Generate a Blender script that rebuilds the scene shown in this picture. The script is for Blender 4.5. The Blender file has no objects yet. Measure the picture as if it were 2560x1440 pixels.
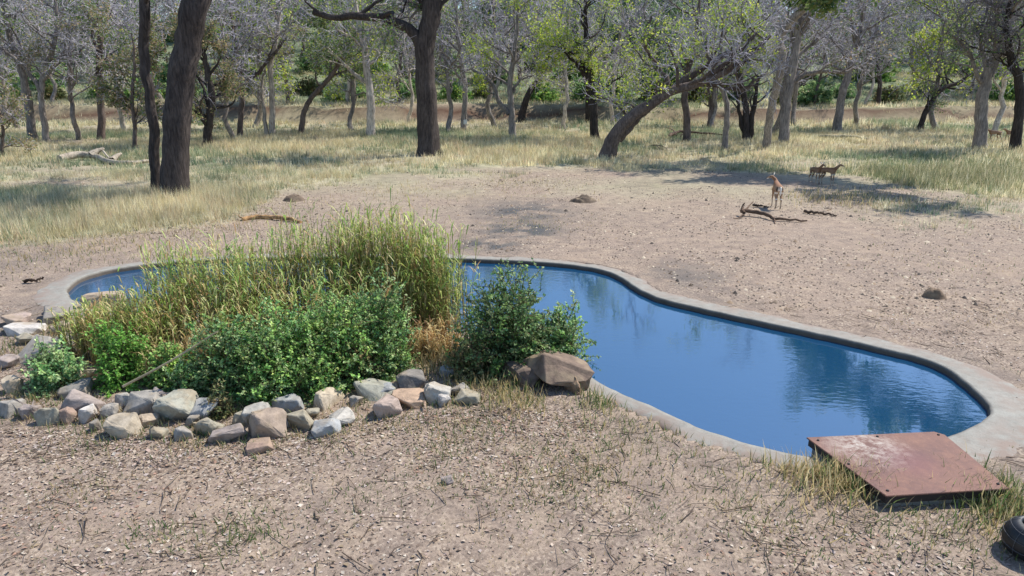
import bpy, bmesh, math
import numpy as np
from mathutils import Vector, Matrix, noise as mnoise

# ------------------------------------------------------------------ camera, sky, sun
F, VH, CAMH = 1700.0, 195.0, 4.4          # focal length and horizon row in photograph pixels, camera height
PITCH = math.atan((720 - VH) / F)
SUN_EL, SUN_AZ = math.radians(52), math.radians(60)   # azimuth clockwise from +Y
scn = bpy.context.scene
COL = scn.collection
cam = bpy.data.cameras.new('camera'); camo = bpy.data.objects.new('camera', cam); COL.objects.link(camo)
camo.location = (0, 0, CAMH); camo.rotation_euler = (math.pi / 2 - PITCH, 0, 0)
cam.sensor_width = 36; cam.lens = 36 * F / 2560; cam.clip_start = 0.1; cam.clip_end = 2000
scn.camera = camo
w = bpy.data.worlds.new('World'); scn.world = w; w.use_nodes = True
nt = w.node_tree
sky = nt.nodes.new('ShaderNodeTexSky'); sky.sky_type = 'NISHITA'; sky.sun_disc = False
sky.sun_elevation = SUN_EL; sky.sun_rotation = SUN_AZ; sky.air_density = 1.0; sky.dust_density = 0.4; sky.ozone_density = 4.0
nt.links.new(sky.outputs[0], nt.nodes['Background'].inputs[0]); nt.nodes['Background'].inputs[1].default_value = 0.15
sl = bpy.data.lights.new('sun', 'SUN'); sl.energy = 4.6; sl.angle = math.radians(0.5); sl.color = (1, 0.955, 0.88)
so = bpy.data.objects.new('sun', sl); COL.objects.link(so)
SD = Vector((math.sin(SUN_AZ) * math.cos(SUN_EL), math.cos(SUN_AZ) * math.cos(SUN_EL), math.sin(SUN_EL)))
so.rotation_euler = SD.to_track_quat('Z', 'Y').to_euler()
scn.view_settings.view_transform = 'Standard'; scn.view_settings.look = 'None'
scn.view_settings.exposure = 0.5; scn.view_settings.gamma = 1
try:
    scn.cycles.transparent_max_bounces = 8; scn.cycles.max_bounces = 6
except Exception: pass

# ------------------------------------------------------------------ helpers
CP, SP = math.cos(PITCH), math.sin(PITCH)
def ray(u, v):
    return u - 1280.0, F * CP - (v - 720) * SP, -F * SP - (v - 720) * CP
def P(u, v, z=0.0):                       # photograph pixel -> point at height z
    x, y, dz = ray(u, v); t = (z - CAMH) / dz
    return np.array([x * t, y * t, z])
def at(u, v, Y):                          # photograph pixel -> point at distance Y
    x, y, dz = ray(u, v); t = Y / y
    return np.array([x * t, Y, CAMH + dz * t])
def proj(p):
    p = np.asarray(p, float); x = p[..., 0]; y = p[..., 1]; z = p[..., 2] - CAMH
    d = np.maximum(y * CP - z * SP, 0.3)
    return 1280 + F * x / d, 720 - F * (z * CP + y * SP) / d
def ppm(v):                               # pixels per metre for a thing standing at row v
    return (v - VH) / CAMH
def lin(r, g, b):
    f = lambda c: c / 12.92 if c <= 0.04045 else ((c + 0.055) / 1.055) ** 2.4
    return np.array([f(r / 255), f(g / 255), f(b / 255)])
# smooth value noise (numpy)
def _hash(ix, iy, s):
    n = (ix * 374761393 + iy * 668265263 + s * 144664793) & 0x7fffffff
    n = ((n ^ (n >> 13)) * 1274126177) & 0x7fffffff
    return ((n ^ (n >> 16)) & 0xffff) / 65535.0
def vn(x, y, s=0):
    x = np.asarray(x, float); y = np.asarray(y, float)
    ix = np.floor(x).astype(np.int64); iy = np.floor(y).astype(np.int64)
    fx = x - ix; fy = y - iy; fx = fx * fx * (3 - 2 * fx); fy = fy * fy * (3 - 2 * fy)
    a = _hash(ix, iy, s); b = _hash(ix + 1, iy, s); c = _hash(ix, iy + 1, s); d = _hash(ix + 1, iy + 1, s)
    return (a + (b - a) * fx) * (1 - fy) + (c + (d - c) * fx) * fy
def fbm(x, y, s=0, o=3):
    t = 0; a = 0.5; n = 0
    for i in range(o):
        t = t + a * vn(np.asarray(x) * 2 ** i, np.asarray(y) * 2 ** i, s + 17 * i); n += a; a *= 0.5
    return t / n
def tag(o, label=None, cat=None, group=None, kind=None):
    for k, v in (('label', label), ('category', cat), ('group', group), ('kind', kind)):
        if v: o[k] = v
    return o
def empty(name, loc=(0, 0, 0), rz=0):
    o = bpy.data.objects.new(name, None); COL.objects.link(o); o.location = loc; o.rotation_euler = (0, 0, rz)
    o.empty_display_size = 0.2
    return o
def build(name, V, faces, mats, parent=None, col=None, midx=None, smooth=True, loc=None, attrs=None):
    """faces: list of int arrays (n,k). col: per-vertex rgb. midx: per face."""
    me = bpy.data.meshes.new(name); V = np.asarray(V, np.float32)
    me.vertices.add(len(V)); me.vertices.foreach_set('co', V.ravel())
    faces = [np.asarray(f, np.int32) for f in faces if len(f)]
    li = np.concatenate([f.ravel() for f in faces]); tot = np.concatenate([np.full(len(f), f.shape[1], np.int32) for f in faces])
    st = np.concatenate([[0], np.cumsum(tot)[:-1]]).astype(np.int32)
    me.loops.add(len(li)); me.loops.foreach_set('vertex_index', li.astype(np.int32))
    me.polygons.add(len(tot)); me.polygons.foreach_set('loop_start', st); me.polygons.foreach_set('loop_total', tot)
    if smooth is True: me.polygons.foreach_set('use_smooth', np.ones(len(tot), bool))
    elif smooth is not False: me.polygons.foreach_set('use_smooth', np.asarray(smooth, bool))
    if midx is not None: me.polygons.foreach_set('material_index', np.asarray(midx, np.int32))
    if col is not None:
        a = me.color_attributes.new('Col', 'FLOAT_COLOR', 'POINT')
        c = np.ones((len(V), 4), np.float32); c[:, :3] = col; a.data.foreach_set('color', c.ravel())
    for k, vv in (attrs or {}).items():
        a = me.attributes.new(k, 'FLOAT', 'POINT'); a.data.foreach_set('value', np.asarray(vv, np.float32))
    me.update(calc_edges=True)
    for m in (mats if isinstance(mats, (list, tuple)) else [mats]): me.materials.append(m)
    o = bpy.data.objects.new(name, me); COL.objects.link(o)
    if parent: o.parent = parent
    if loc is not None: o.location = loc
    return o
class Geo:                                # collects vertices, faces, colours, material indices
    def __init__(s): s.V = []; s.F = []; s.C = []; s.M = []; s.S = []; s.n = 0
    def add(s, V, F, C, m=0, smooth=True):
        V = np.asarray(V, float).reshape(-1, 3)
        if len(V) == 0: return
        s.V.append(V); s.F.append((np.asarray(F) + s.n, m, smooth))
        C = np.asarray(C, float); s.C.append(np.broadcast_to(C, (len(V), 3)).copy()); s.n += len(V)
    def build(s, name, mats, parent=None, loc=None, off=None):
        V = np.concatenate(s.V)
        if off is not None: V = V - np.asarray(off)
        fs = [f for f, _, _ in s.F]
        mi = np.concatenate([np.full(len(f), m) for f, m, _ in s.F]); sm = np.concatenate([np.full(len(f), t) for f, _, t in s.F])
        return build(name, V, fs, mats, parent, np.concatenate(s.C), mi, sm, loc)
def tubes(pts, rad, k, cap=False, rough=0.0, rng=None):
    """pts (B,n,3), rad (B,n) -> verts, quads"""
    pts = np.asarray(pts, float); rad = np.asarray(rad, float); B, n, _ = pts.shape
    t = np.gradient(pts, axis=1); t /= np.linalg.norm(t, axis=2, keepdims=True) + 1e-9
    m = pts[:, -1] - pts[:, 0]; m /= np.linalg.norm(m, axis=1, keepdims=True) + 1e-9
    ref = np.where(np.abs(m[:, 2:3]) > 0.7, np.array([[1.0, 0, 0]]), np.array([[0, 0, 1.0]]))[:, None, :]
    a = np.cross(t, ref); a /= np.linalg.norm(a, axis=2, keepdims=True) + 1e-9
    b = np.cross(t, a)
    ang = np.arange(k) * 2 * np.pi / k
    rr = rad[:, :, None] * np.ones(k)
    if rough > 0 and rng is not None:
        lobes = 1 + rough * (rng.random((B, 1, k)) - 0.5) * 2 + rough * 0.7 * (rng.random((B, n, k)) - 0.5) * 2
        rr = rr * lobes
    V = pts[:, :, None, :] + rr[..., None] * (np.cos(ang)[None, None, :, None] * a[:, :, None, :] + np.sin(ang)[None, None, :, None] * b[:, :, None, :])
    V = V.reshape(-1, 3)
    i = np.arange(n - 1)[:, None] * k + np.arange(k)[None, :]
    j = np.arange(n - 1)[:, None] * k + (np.arange(k)[None, :] + 1) % k
    q = np.stack([i, j, j + k, i + k], -1).reshape(-1, 4)
    Fq = (q[None] + (np.arange(B) * n * k)[:, None, None]).reshape(-1, 4)
    return V, Fq
def diamonds(c, d, nrm, L, W, fold=0.0):
    """leaf quads: centre base c, direction d, normal nrm"""
    d = d / (np.linalg.norm(d, axis=1, keepdims=True) + 1e-9)
    s = np.cross(d, nrm); s /= np.linalg.norm(s, axis=1, keepdims=True) + 1e-9
    n = np.cross(s, d)
    L = np.asarray(L)[:, None]; W = np.asarray(W)[:, None]
    V = np.stack([c, c + d * L * 0.45 + s * W + n * W * fold, c + d * L, c + d * L * 0.45 - s * W + n * W * fold], 1).reshape(-1, 3)
    Fq = np.arange(len(c) * 4).reshape(-1, 4)
    return V, Fq
def unit(rng, n):
    v = rng.normal(size=(n, 3)); return v / np.linalg.norm(v, axis=1, keepdims=True)
def smoothpath(p, n):
    p = np.asarray(p, float); m = len(p)
    if m < 3:
        s = np.linspace(0, 1, n)[:, None]; return p[0] * (1 - s) + p[-1] * s
    q = np.vstack([2 * p[0] - p[1], p, 2 * p[-1] - p[-2]]); out = []
    for s in np.linspace(0, m - 1 - 1e-6, n):
        i = int(s); t = s - i; a, b, c, d = q[i:i + 4]
        out.append(0.5 * ((2 * b) + (c - a) * t + (2 * a - 5 * b + 4 * c - d) * t * t + (3 * b - a - 3 * c + d) * t ** 3))
    return np.array(out)

# ------------------------------------------------------------------ materials
def newmat(name):
    m = bpy.data.materials.new(name); m.use_nodes = True; t = m.node_tree
    return m, t, t.nodes['Principled BSDF'], t.nodes['Material Output']
def N(t, typ, **kw):
    n = t.nodes.new(typ)
    for k, v in kw.items():
        if k in n.inputs: n.inputs[k].default_value = v
        else: setattr(n, k, v)
    return n
def ramp(t, fac, stops):
    r = t.nodes.new('ShaderNodeValToRGB'); e = r.color_ramp.elements
    while len(e) < len(stops): e.new(0.5)
    for i, (p, c) in enumerate(stops): e[i].position = p; e[i].color = (*c, 1) if len(c) == 3 else c
    t.links.new(fac, r.inputs[0]); return r.outputs[0]
def mix(t, fac, a, b, typ='MIX'):
    n = t.nodes.new('ShaderNodeMix'); n.data_type = 'RGBA'; n.blend_type = typ; n.clamp_factor = True
    for s, v in ((n.inputs[0], fac), (n.inputs[6], a), (n.inputs[7], b)):
        if hasattr(v, 'is_linked'): t.links.new(v, s)
        elif isinstance(v, (int, float)): s.default_value = v
        else: s.default_value = (*v, 1)
    return n.outputs[2]
def gray(x): return (x, x, x)
def coords(t, kind='Object', scale=(1, 1, 1)):
    if kind == 'World':
        src = t.nodes.new('ShaderNodeNewGeometry').outputs['Position']
    else: src = t.nodes.new('ShaderNodeTexCoord').outputs[kind]
    mp = t.nodes.new('ShaderNodeMapping'); mp.inputs['Scale'].default_value = scale
    t.links.new(src, mp.inputs[0]); return mp.outputs[0]
def noise(t, vec, scale, detail=4, rough=0.6):
    n = N(t, 'ShaderNodeTexNoise', Scale=scale, Detail=detail, Roughness=rough); t.links.new(vec, n.inputs['Vector']); return n.outputs[0]
def bump(t, h, bsdf, strength=0.5, dist=0.02):
    b = N(t, 'ShaderNodeBump', Strength=strength, Distance=dist); t.links.new(h, b.inputs['Height']); t.links.new(b.outputs[0], bsdf.inputs['Normal'])
def attr(t, name='Col'):
    a = t.nodes.new('ShaderNodeAttribute'); a.attribute_name = name; return a

def leafmat(name, transl=0.35, rough=0.55, nscale=3.0, namp=0.5):
    m, t, b, o = newmat(name); c = attr(t).outputs['Color']
    n = noise(t, coords(t, 'World'), nscale, 3)
    c = mix(t, 1.0, c, ramp(t, n, [(0.3, gray(1 - namp)), (0.7, gray(1 + namp * 0.4))]), 'MULTIPLY')
    t.links.new(c, b.inputs['Base Color']); b.inputs['Roughness'].default_value = rough; b.inputs['Specular IOR Level'].default_value = 0.35
    tr = t.nodes.new('ShaderNodeBsdfTranslucent'); t.links.new(c, tr.inputs[0])
    mx = t.nodes.new('ShaderNodeMixShader'); mx.inputs[0].default_value = transl
    t.links.new(b.outputs[0], mx.inputs[1]); t.links.new(tr.outputs[0], mx.inputs[2]); t.links.new(mx.outputs[0], o.inputs[0])
    return m
def barkmat(name, sxy=14, sz=2.2, strength=0.9, dist=0.05):
    m, t, b, o = newmat(name); c = attr(t).outputs['Color']
    v = coords(t, 'World', (sxy, sxy, sz))
    n = noise(t, v, 1.0, 6, 0.65); n2 = noise(t, coords(t, 'World'), 1.3, 3)
    c = mix(t, 1.0, c, ramp(t, n, [(0.3, gray(0.35)), (0.52, gray(0.9)), (0.72, gray(1.5))]), 'MULTIPLY')
    c = mix(t, 0.55, c, ramp(t, n2, [(0.35, (0.6, 0.55, 0.55)), (0.65, (1.35, 1.3, 1.25))]), 'MULTIPLY')
    t.links.new(c, b.inputs['Base Color']); b.inputs['Roughness'].default_value = 0.9; b.inputs['Specular IOR Level'].default_value = 0.2
    bump(t, n, b, strength, dist); return m
M = {}
M['bark'] = barkmat('bark')
M['twig'] = barkmat('twig_bark', 5, 5, 0.3, 0.02)
M['leaf'] = leafmat('tree_leaf', 0.5, 0.5, 0.8, 0.35)
M['shrub'] = leafmat('shrub_leaf', 0.45, 0.45, 2.2, 0.4)
M['reed'] = leafmat('reed_leaf', 0.42, 0.5, 1.8, 0.35)
M['grass'] = leafmat('dry_grass', 0.5, 0.7, 0.35, 0.3)
M['litter'] = leafmat('dead_leaf', 0.12, 0.8, 6.0, 0.35)
M['farleaf'] = leafmat('far_leaf', 0.5, 0.6, 0.25, 0.4)

def ground_material():
    m, t, b, o = newmat('dry_earth'); v = coords(t, 'World')
    n1 = noise(t, v, 0.35, 5); n2 = noise(t, v, 2.3, 6, 0.65); n3 = noise(t, v, 26, 5, 0.75)
    c = ramp(t, n1, [(0.3, lin(132, 117, 106)), (0.5, lin(147, 130, 115)), (0.68, lin(162, 141, 120))])
    c = mix(t, 0.65, c, ramp(t, n2, [(0.3, lin(104, 93, 86)), (0.5, lin(146, 129, 115)), (0.7, lin(176, 157, 134))]))
    # scattered crumbs and stains
    vo = N(t, 'ShaderNodeTexVoronoi', Scale=11.0, Randomness=1.0); t.links.new(v, vo.inputs['Vector'])
    spk = ramp(t, vo.outputs['Distance'], [(0.10, gray(1)), (0.22, gray(0))])
    sel = ramp(t, noise(t, v, 1.1, 4), [(0.47, gray(0)), (0.6, gray(0.85))])
    k = mix(t, 1.0, spk, sel, 'MULTIPLY')
    c = mix(t, k, c, lin(92, 80, 70))
    c = mix(t, 0.75, c, ramp(t, n3, [(0.3, gray(0.55)), (0.5, gray(1.0)), (0.7, gray(1.35))]), 'MULTIPLY')
    vs = N(t, 'ShaderNodeTexVoronoi', Scale=34.0, Randomness=1.0); t.links.new(v, vs.inputs['Vector'])
    fine = ramp(t, vs.outputs['Color'], [(0.25, lin(90, 79, 72)), (0.45, lin(142, 126, 112)), (0.62, lin(147, 130, 115)), (0.85, lin(198, 181, 160))])
    c = mix(t, ramp(t, noise(t, v, 0.9, 5, .7), [(0.38, gray(0.05)), (0.62, gray(0.55))]), c, fine)
    # straw-coloured turf where grass grows
    g = attr(t, 'grassy').outputs['Fac']
    ng = noise(t, v, 0.22, 4)
    gc = ramp(t, ng, [(0.35, lin(136, 138, 108)), (0.5, lin(166, 162, 132)), (0.66, lin(180, 172, 142))])
    gc = mix(t, 0.8, gc, ramp(t, n2, [(0.3, gray(0.6)), (0.7, gray(1.25))]), 'MULTIPLY')
    c = mix(t, g, c, gc)
    scr = attr(t, 'scrub').outputs['Fac']; c = mix(t, scr, c, mix(t, n1, lin(96, 108, 84), lin(130, 138, 108)))
    # damp dark soil by the water, bank soil
    d = attr(t, 'damp').outputs['Fac']; c = mix(t, d, c, lin(86, 85, 84))
    bk = attr(t, 'bank').outputs['Fac']; c = mix(t, bk, c, mix(t, n2, lin(66, 46, 38), lin(104, 78, 62)))  # brown bank soil, its colour deepened to carry shade on the face
    t.links.new(c, b.inputs['Base Color']); b.inputs['Roughness'].default_value = 0.95; b.inputs['Specular IOR Level'].default_value = 0.15
    hh = mix(t, 0.5, n2, n3); bump(t, hh, b, 0.7, 0.06); return m
M['ground'] = ground_material()

def concrete_material():
    m, t, b, o = newmat('weathered_concrete'); v = coords(t, 'World')
    n1 = noise(t, v, 0.8, 5); n2 = noise(t, v, 7, 5, 0.7); n3 = noise(t, v, 60, 3)
    c = ramp(t, n1, [(0.3, lin(120, 118, 110)), (0.55, lin(148, 145, 136)), (0.72, lin(160, 158, 148))])
    c = mix(t, 0.6, c, ramp(t, n2, [(0.3, lin(112, 106, 96)), (0.5, lin(140, 137, 128)), (0.75, lin(160, 157, 146))]))
    c = mix(t, 0.4, c, ramp(t, n3, [(0.3, gray(0.7)), (0.7, gray(1.25))]), 'MULTIPLY')
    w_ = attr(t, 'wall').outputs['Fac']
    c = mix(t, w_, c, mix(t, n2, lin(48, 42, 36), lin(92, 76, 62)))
    e = attr(t, 'dusty').outputs['Fac']
    ed = mix(t, 1.0, e, ramp(t, noise(t, v, 3.2, 6, .7), [(0.38, gray(0.05)), (0.58, gray(1.4))]), 'MULTIPLY')
    c = mix(t, ed, c, lin(136, 121, 109))
    t.links.new(c, b.inputs['Base Color']); b.inputs['Roughness'].default_value = 0.9
    bump(t, n2, b, 0.4, 0.02); return m
M['concrete'] = concrete_material()

def water_material():
    m, t, b, o = newmat('pond_water'); v = coords(t, 'World')
    b.inputs['Base Color'].default_value = (*(0.006, 0.05, 0.118),1); b.inputs['Roughness'].default_value = 0.02; b.inputs['IOR'].default_value = 3.1
    n = noise(t, coords(t, 'World', (1.0, 2.2, 1)), 5.5, 3, 0.5)
    n2 = noise(t, v, 0.5, 2); h = mix(t, 1.0, n, ramp(t, n2, [(0.4, gray(0.15)), (0.65, gray(1))]), 'MULTIPLY')
    bump(t, h, b, 0.09, 0.03); return m
M['water'] = water_material()

def rock_material():
    m, t, b, o = newmat('field_stone'); c = attr(t).outputs['Color']; v = coords(t, 'World')
    n = noise(t, v, 9, 6, 0.7); n2 = noise(t, v, 3, 3)
    c = mix(t, 0.9, c, ramp(t, n, [(0.28, gray(0.5)), (0.5, gray(1)), (0.75, gray(1.4))]), 'MULTIPLY')
    c = mix(t, ramp(t, n2, [(0.5, gray(0)), (0.68, gray(0.6))]), c, lin(150, 132, 106))
    t.links.new(c, b.inputs['Base Color']); b.inputs['Roughness'].default_value = 0.9
    bump(t, n, b, 0.6, 0.025); return m
M['rock'] = rock_material()

def rust_material():
    m, t, b, o = newmat('rusty_steel'); v = coords(t, 'Object')
    n1 = noise(t, v, 1.5, 4); n2 = noise(t, v, 9, 6, 0.75); n3 = noise(t, v, 60, 4, 0.7)
    c = ramp(t, n1, [(0.35, lin(98, 70, 66)), (0.5, lin(116, 82, 70)), (0.66, lin(128, 92, 76))])
    c = mix(t, 0.5, c, ramp(t, n2, [(0.3, lin(80, 58, 58)), (0.55, lin(120, 86, 74)), (0.75, lin(144, 108, 86))]))
    c = mix(t, ramp(t, n3, [(0.62, gray(0)), (0.72, gray(0.6))]), c, lin(190, 150, 118))
    # pale worn patch near one corner, purplish stain in the middle
    def blob(x, y, r):
        q = coords(t, 'Object'); vm = t.nodes.new('ShaderNodeVectorMath'); vm.operation = 'DISTANCE'
        t.links.new(q, vm.inputs[0]); vm.inputs[1].default_value = (x, y, 0.0)
        return ramp(t, vm.outputs['Value'], [(0.0, gray(1)), (r, gray(0))])
    wear = mix(t, 1.0, blob(-0.3, 0.35, 0.6), ramp(t, n2, [(0.42, gray(0)), (0.6, gray(1.3))]), 'MULTIPLY')
    c = mix(t, wear, c, lin(176, 168, 158))
    st = mix(t, 1.0, blob(0.0, 0.0, 0.45), gray(0.7), 'MULTIPLY'); c = mix(t, st, c, lin(116, 72, 78))
    t.links.new(c, b.inputs['Base Color']); b.inputs['Roughness'].default_value = 0.75; b.inputs['Metallic'].default_value = 0.1
    bump(t, n3, b, 0.25, 0.01); return m
M['rust'] = rust_material()

def plain(name, c, rough=0.8, namp=0.3, ns=20, col=False):
    m, t, b, o = newmat(name); n = noise(t, coords(t, 'Object'), ns, 4)
    src = attr(t).outputs['Color'] if col else c
    cc = mix(t, 1.0, src, ramp(t, n, [(0.3, gray(1 - namp)), (0.7, gray(1 + namp * 0.5))]), 'MULTIPLY')
    t.links.new(cc, b.inputs['Base Color']); b.inputs['Roughness'].default_value = rough; return m
M['black'] = plain('black_plastic', (0.012, 0.012, 0.014), 0.5)
M['wire'] = plain('pale_wire', (0.10, 0.10, 0.11), 0.5)
M['darkmetal'] = plain('dark_steel', (0.03, 0.022, 0.02), 0.7)
M['fur'] = plain('short_fur', (1, 1, 1), 0.8, 0.2, 30, True)
M['wood'] = barkmat('weathered_wood', 9, 9, 0.7, 0.03)
M['paint'] = plain('white_tag', (0.75, 0.74, 0.7), 0.7)

# ------------------------------------------------------------------ pond outline
inner_px = [(168, 722), (205, 692), (270, 673), (350, 661), (430, 653), (540, 646), (700, 641), (860, 639), (1000, 640), (1140, 644), (1250, 648), (1340, 652),
            (1430, 660), (1500, 671), (1545, 687), (1580, 711), (1630, 736), (1700, 757), (1800, 779), (1900, 801), (2000, 822), (2100, 844), (2200, 867),
            (2290, 888), (2350, 910), (2400, 942), (2445, 980), (2473, 1012), (2474, 1034), (2440, 1056), (2370, 1088), (2290, 1112), (2200, 1130), (2100, 1138), (2000, 1133),
            (1910, 1114), (1830, 1091), (1740, 1061), (1640, 1016), (1560, 981), (1490, 946), (1420, 905), (1330, 868), (1180, 830), (980, 800), (760, 790),
            (540, 790), (380, 784), (260, 775), (195, 755)]
ip = np.array([P(u, v, 0.05)[:2] for u, v in inner_px])
def closed(p, n):
    m = len(p); out = []
    for s in np.linspace(0, m, n, endpoint=False):
        i = int(s); t = s - i; a, b, c, d = p[i - 1], p[i % m], p[(i + 1) % m], p[(i + 2) % m]
        out.append(0.5 * ((2 * b) + (c - a) * t + (2 * a - 5 * b + 4 * c - d) * t * t + (3 * b - a - 3 * c + d) * t ** 3))
    return np.array(out)
IN = closed(ip, 400)
seg = np.linalg.norm(np.roll(IN, -1, 0) - IN, axis=1); cum = np.concatenate([[0], np.cumsum(seg)])
ss = np.linspace(0, cum[-1], 420, endpoint=False)
INc = np.vstack([IN, IN[:1]])
IN = np.stack([np.interp(ss, cum, INc[:, 0]), np.interp(ss, cum, INc[:, 1])], 1)
tg = np.roll(IN, -3, 0) - np.roll(IN, 3, 0); tg /= np.linalg.norm(tg, axis=1, keepdims=True)
nrm = np.stack([-tg[:, 1], tg[:, 0]], 1)            # the outline runs clockwise: this points outwards
cen = IN.mean(0)
ar = 0.5 * np.sum(IN[:, 0] * np.roll(IN[:, 1], -1) - np.roll(IN[:, 0], -1) * IN[:, 1])
if ar > 0: nrm = -nrm
for _ in range(6): nrm = (np.roll(nrm, 1, 0) + nrm + np.roll(nrm, -1, 0)) / 3
nrm /= np.linalg.norm(nrm, axis=1, keepdims=True)
def poly_sd(pts):                                   # signed distance to the inner outline, negative inside
    pts = np.asarray(pts, float); out = np.full(len(pts), 50.0)
    near = (pts[:, 0] > IN[:, 0].min() - 3) & (pts[:, 0] < IN[:, 0].max() + 3) & (pts[:, 1] > IN[:, 1].min() - 3) & (pts[:, 1] < IN[:, 1].max() + 3)
    q = pts[near]; res = []
    a = IN; b = np.roll(IN, -1, 0)
    for ch in np.array_split(q, max(1, len(q) // 3000)):
        d = np.sqrt(((ch[:, None] - a[None]) ** 2).sum(2).min(1))
        x, y = ch[:, 0:1], ch[:, 1:2]
        cond = (a[None, :, 1] > y) != (b[None, :, 1] > y)
        xi = (b[None, :, 0] - a[None, :, 0]) * (y - a[None, :, 1]) / (b[None, :, 1] - a[None, :, 1] + 1e-12) + a[None, :, 0]
        ins = (np.sum(cond & (x < xi), 1) % 2) == 1
        res.append(np.where(ins, -d, d))
    out[near] = np.concatenate(res) if len(q) else []
    return out

# ------------------------------------------------------------------ ground
def grass_density(u, v, x, y):
    b = np.interp(u, [-900, 0, 300, 560, 640, 720, 1000, 1300, 1500, 1750, 1850, 2150, 2300, 2560, 3400], [680, 632, 605, 560, 520, 468, 448, 438, 425, 426, 428, 440, 480, 500, 520])
    b = b + (fbm(x * 0.35, y * 0.35, 5) - 0.5) * 60
    d = np.clip((b - v) / 26.0, 0, 1)
    # bare track crossing under the big trees
    tr = np.exp(-((v - 462 - (fbm(x * .3, 0, 9) - .5) * 14) / 14) ** 2) * np.clip((430 - u) / 60, 0, 1)
    tr2 = np.exp(-((v - 430) / 22) ** 2) * np.clip((300 - u) / 80, 0, 1) * 0.8
    d = d * (1 - tr) * (1 - tr2)
    d = d * np.clip(0.35 + 1.6 * (fbm(x * 0.16, y * 0.16, 21) - 0.2), 0.15, 1)
    # thin straw right of the antelopes
    d = np.maximum(d, 0.35 * np.clip((u - 2080) / 200, 0, 1) * np.exp(-((v - 520) / 40) ** 2) * np.clip(2.2 * (fbm(x * .5, y * .5, 33) - .3), 0, 1))
    return d
def bank_line(x): return 74 + 7 * (fbm(x * 0.03, 0.5, 71) - 0.5) + 2.0 * (fbm(x * 0.2, 3.5, 72) - 0.5)
def ground_z(x, y):
    x = np.asarray(x, float); y = np.asarray(y, float)
    z = (fbm(x * 0.5, y * 0.5, 1) - 0.5) * 0.07 + (fbm(x * 2.2, y * 2.2, 2, 2) - 0.5) * 0.025
    z = z + np.clip((y - 30) / 30, 0, 1) * (fbm(x * 0.08, y * 0.08, 3) - 0.5) * 0.5
    bl = bank_line(x); hgt = 0.9 + 1.3 * fbm(x * 0.06, 7.7, 73)
    s = np.clip((y - bl) / 1.3, 0, 1); z = z + hgt * s * s * (3 - 2 * s)
    z = z + np.clip((y - 85) / 100, 0, 1) ** 1.15 * 17.0
    return z
def spaced(core0, core1, d0, end, g):
    a = list(np.arange(core0, core1, d0)); d = d0
    while a[-1] < end: d *= g; a.append(a[-1] + min(d, 8.0))
    return a
xr = spaced(0, 10.5, 0.13, 230, 1.045); xs = np.array([-v for v in xr[:0:-1]] + xr)
ys_ = spaced(4.0, 19.0, 0.13, 330, 1.03); ylow = [-12, -8, -5, -3, -1, 0.5, 1.5, 2.2, 2.8, 3.3, 3.7]
ys = np.array(ylow + ys_)
X, Y = np.meshgrid(xs, ys); x, y = X.ravel(), Y.ravel()
sd = poly_sd(np.stack([x, y], 1))
z = ground_z(x, y)
mid = 0.26
flat = np.clip((sd - 0.3) / 0.9, 0, 1); z = z * flat + 0.022 * (1 - flat)
z = np.where(sd < mid, -0.95, z)
uu, vv = proj(np.stack([x, y, z], 1))
g = grass_density(uu, vv, x, y); g = np.clip(g * 1.1 + .5 * np.exp(-((vv - 455) / 55) ** 2) * np.clip(2.2 * (fbm(x * .4, y * .4, 77, 4) - .25), 0, 1), 0, 1)
bl = bank_line(x); bank = np.clip(1 - np.abs(y - bl - .7) / 2.6, 0, 1) * np.clip(2.2 * fbm(x * 0.15, y * 0.1, 75) + 0.1, 0, 1)
damp = np.zeros_like(x)
for (du, dv, dr, da) in ((1300, 575, 1.2, 1.1), (1225, 610, .8, 1.1), (1310, 530, 1.6, .9), (1720, 690, 1.0, .55), (1650, 670, .6, .5), (120, 780, 1.2, .4), (60, 640, 1.5, .3)):
    c = P(du, dv); damp = np.maximum(damp, da * np.exp(-(((x - c[0]) / dr) ** 2 + ((y - c[1]) / (dr * 1.3)) ** 2)) * np.clip(3.2 * (fbm(x * 2.5, y * 2.5, 44) - 0.2), 0, 1.25))
damp = np.maximum(damp, 0.3 * np.exp(-((sd - 0.75) / 0.35) ** 2) * np.clip(2.5 * (fbm(x * 0.9, y * 0.9, 46) - 0.3), 0, 1))
nx, ny = len(xs), len(ys)
i = (np.arange(ny - 1)[:, None] * nx + np.arange(nx - 1)[None]).ravel()
go = build('ground', np.stack([x, y, z], 1), [np.stack([i, i + 1, i + nx + 1, i + nx], 1)], M['ground'], attrs={'grassy': g, 'bank': bank, 'damp': damp, 'scrub': np.clip((y - 82) / 6, 0, 1)})
tag(go, 'dry trampled earth ground around the waterhole running back to the woodland', 'ground', kind='structure')

def gz(x, y): return float(ground_z(np.array([x]), np.array([y]))[0])
def PG(u, v):
    p = P(u, v, 0.0)
    for _ in range(4): p = P(u, v, gz(p[0], p[1]))
    return p

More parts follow.
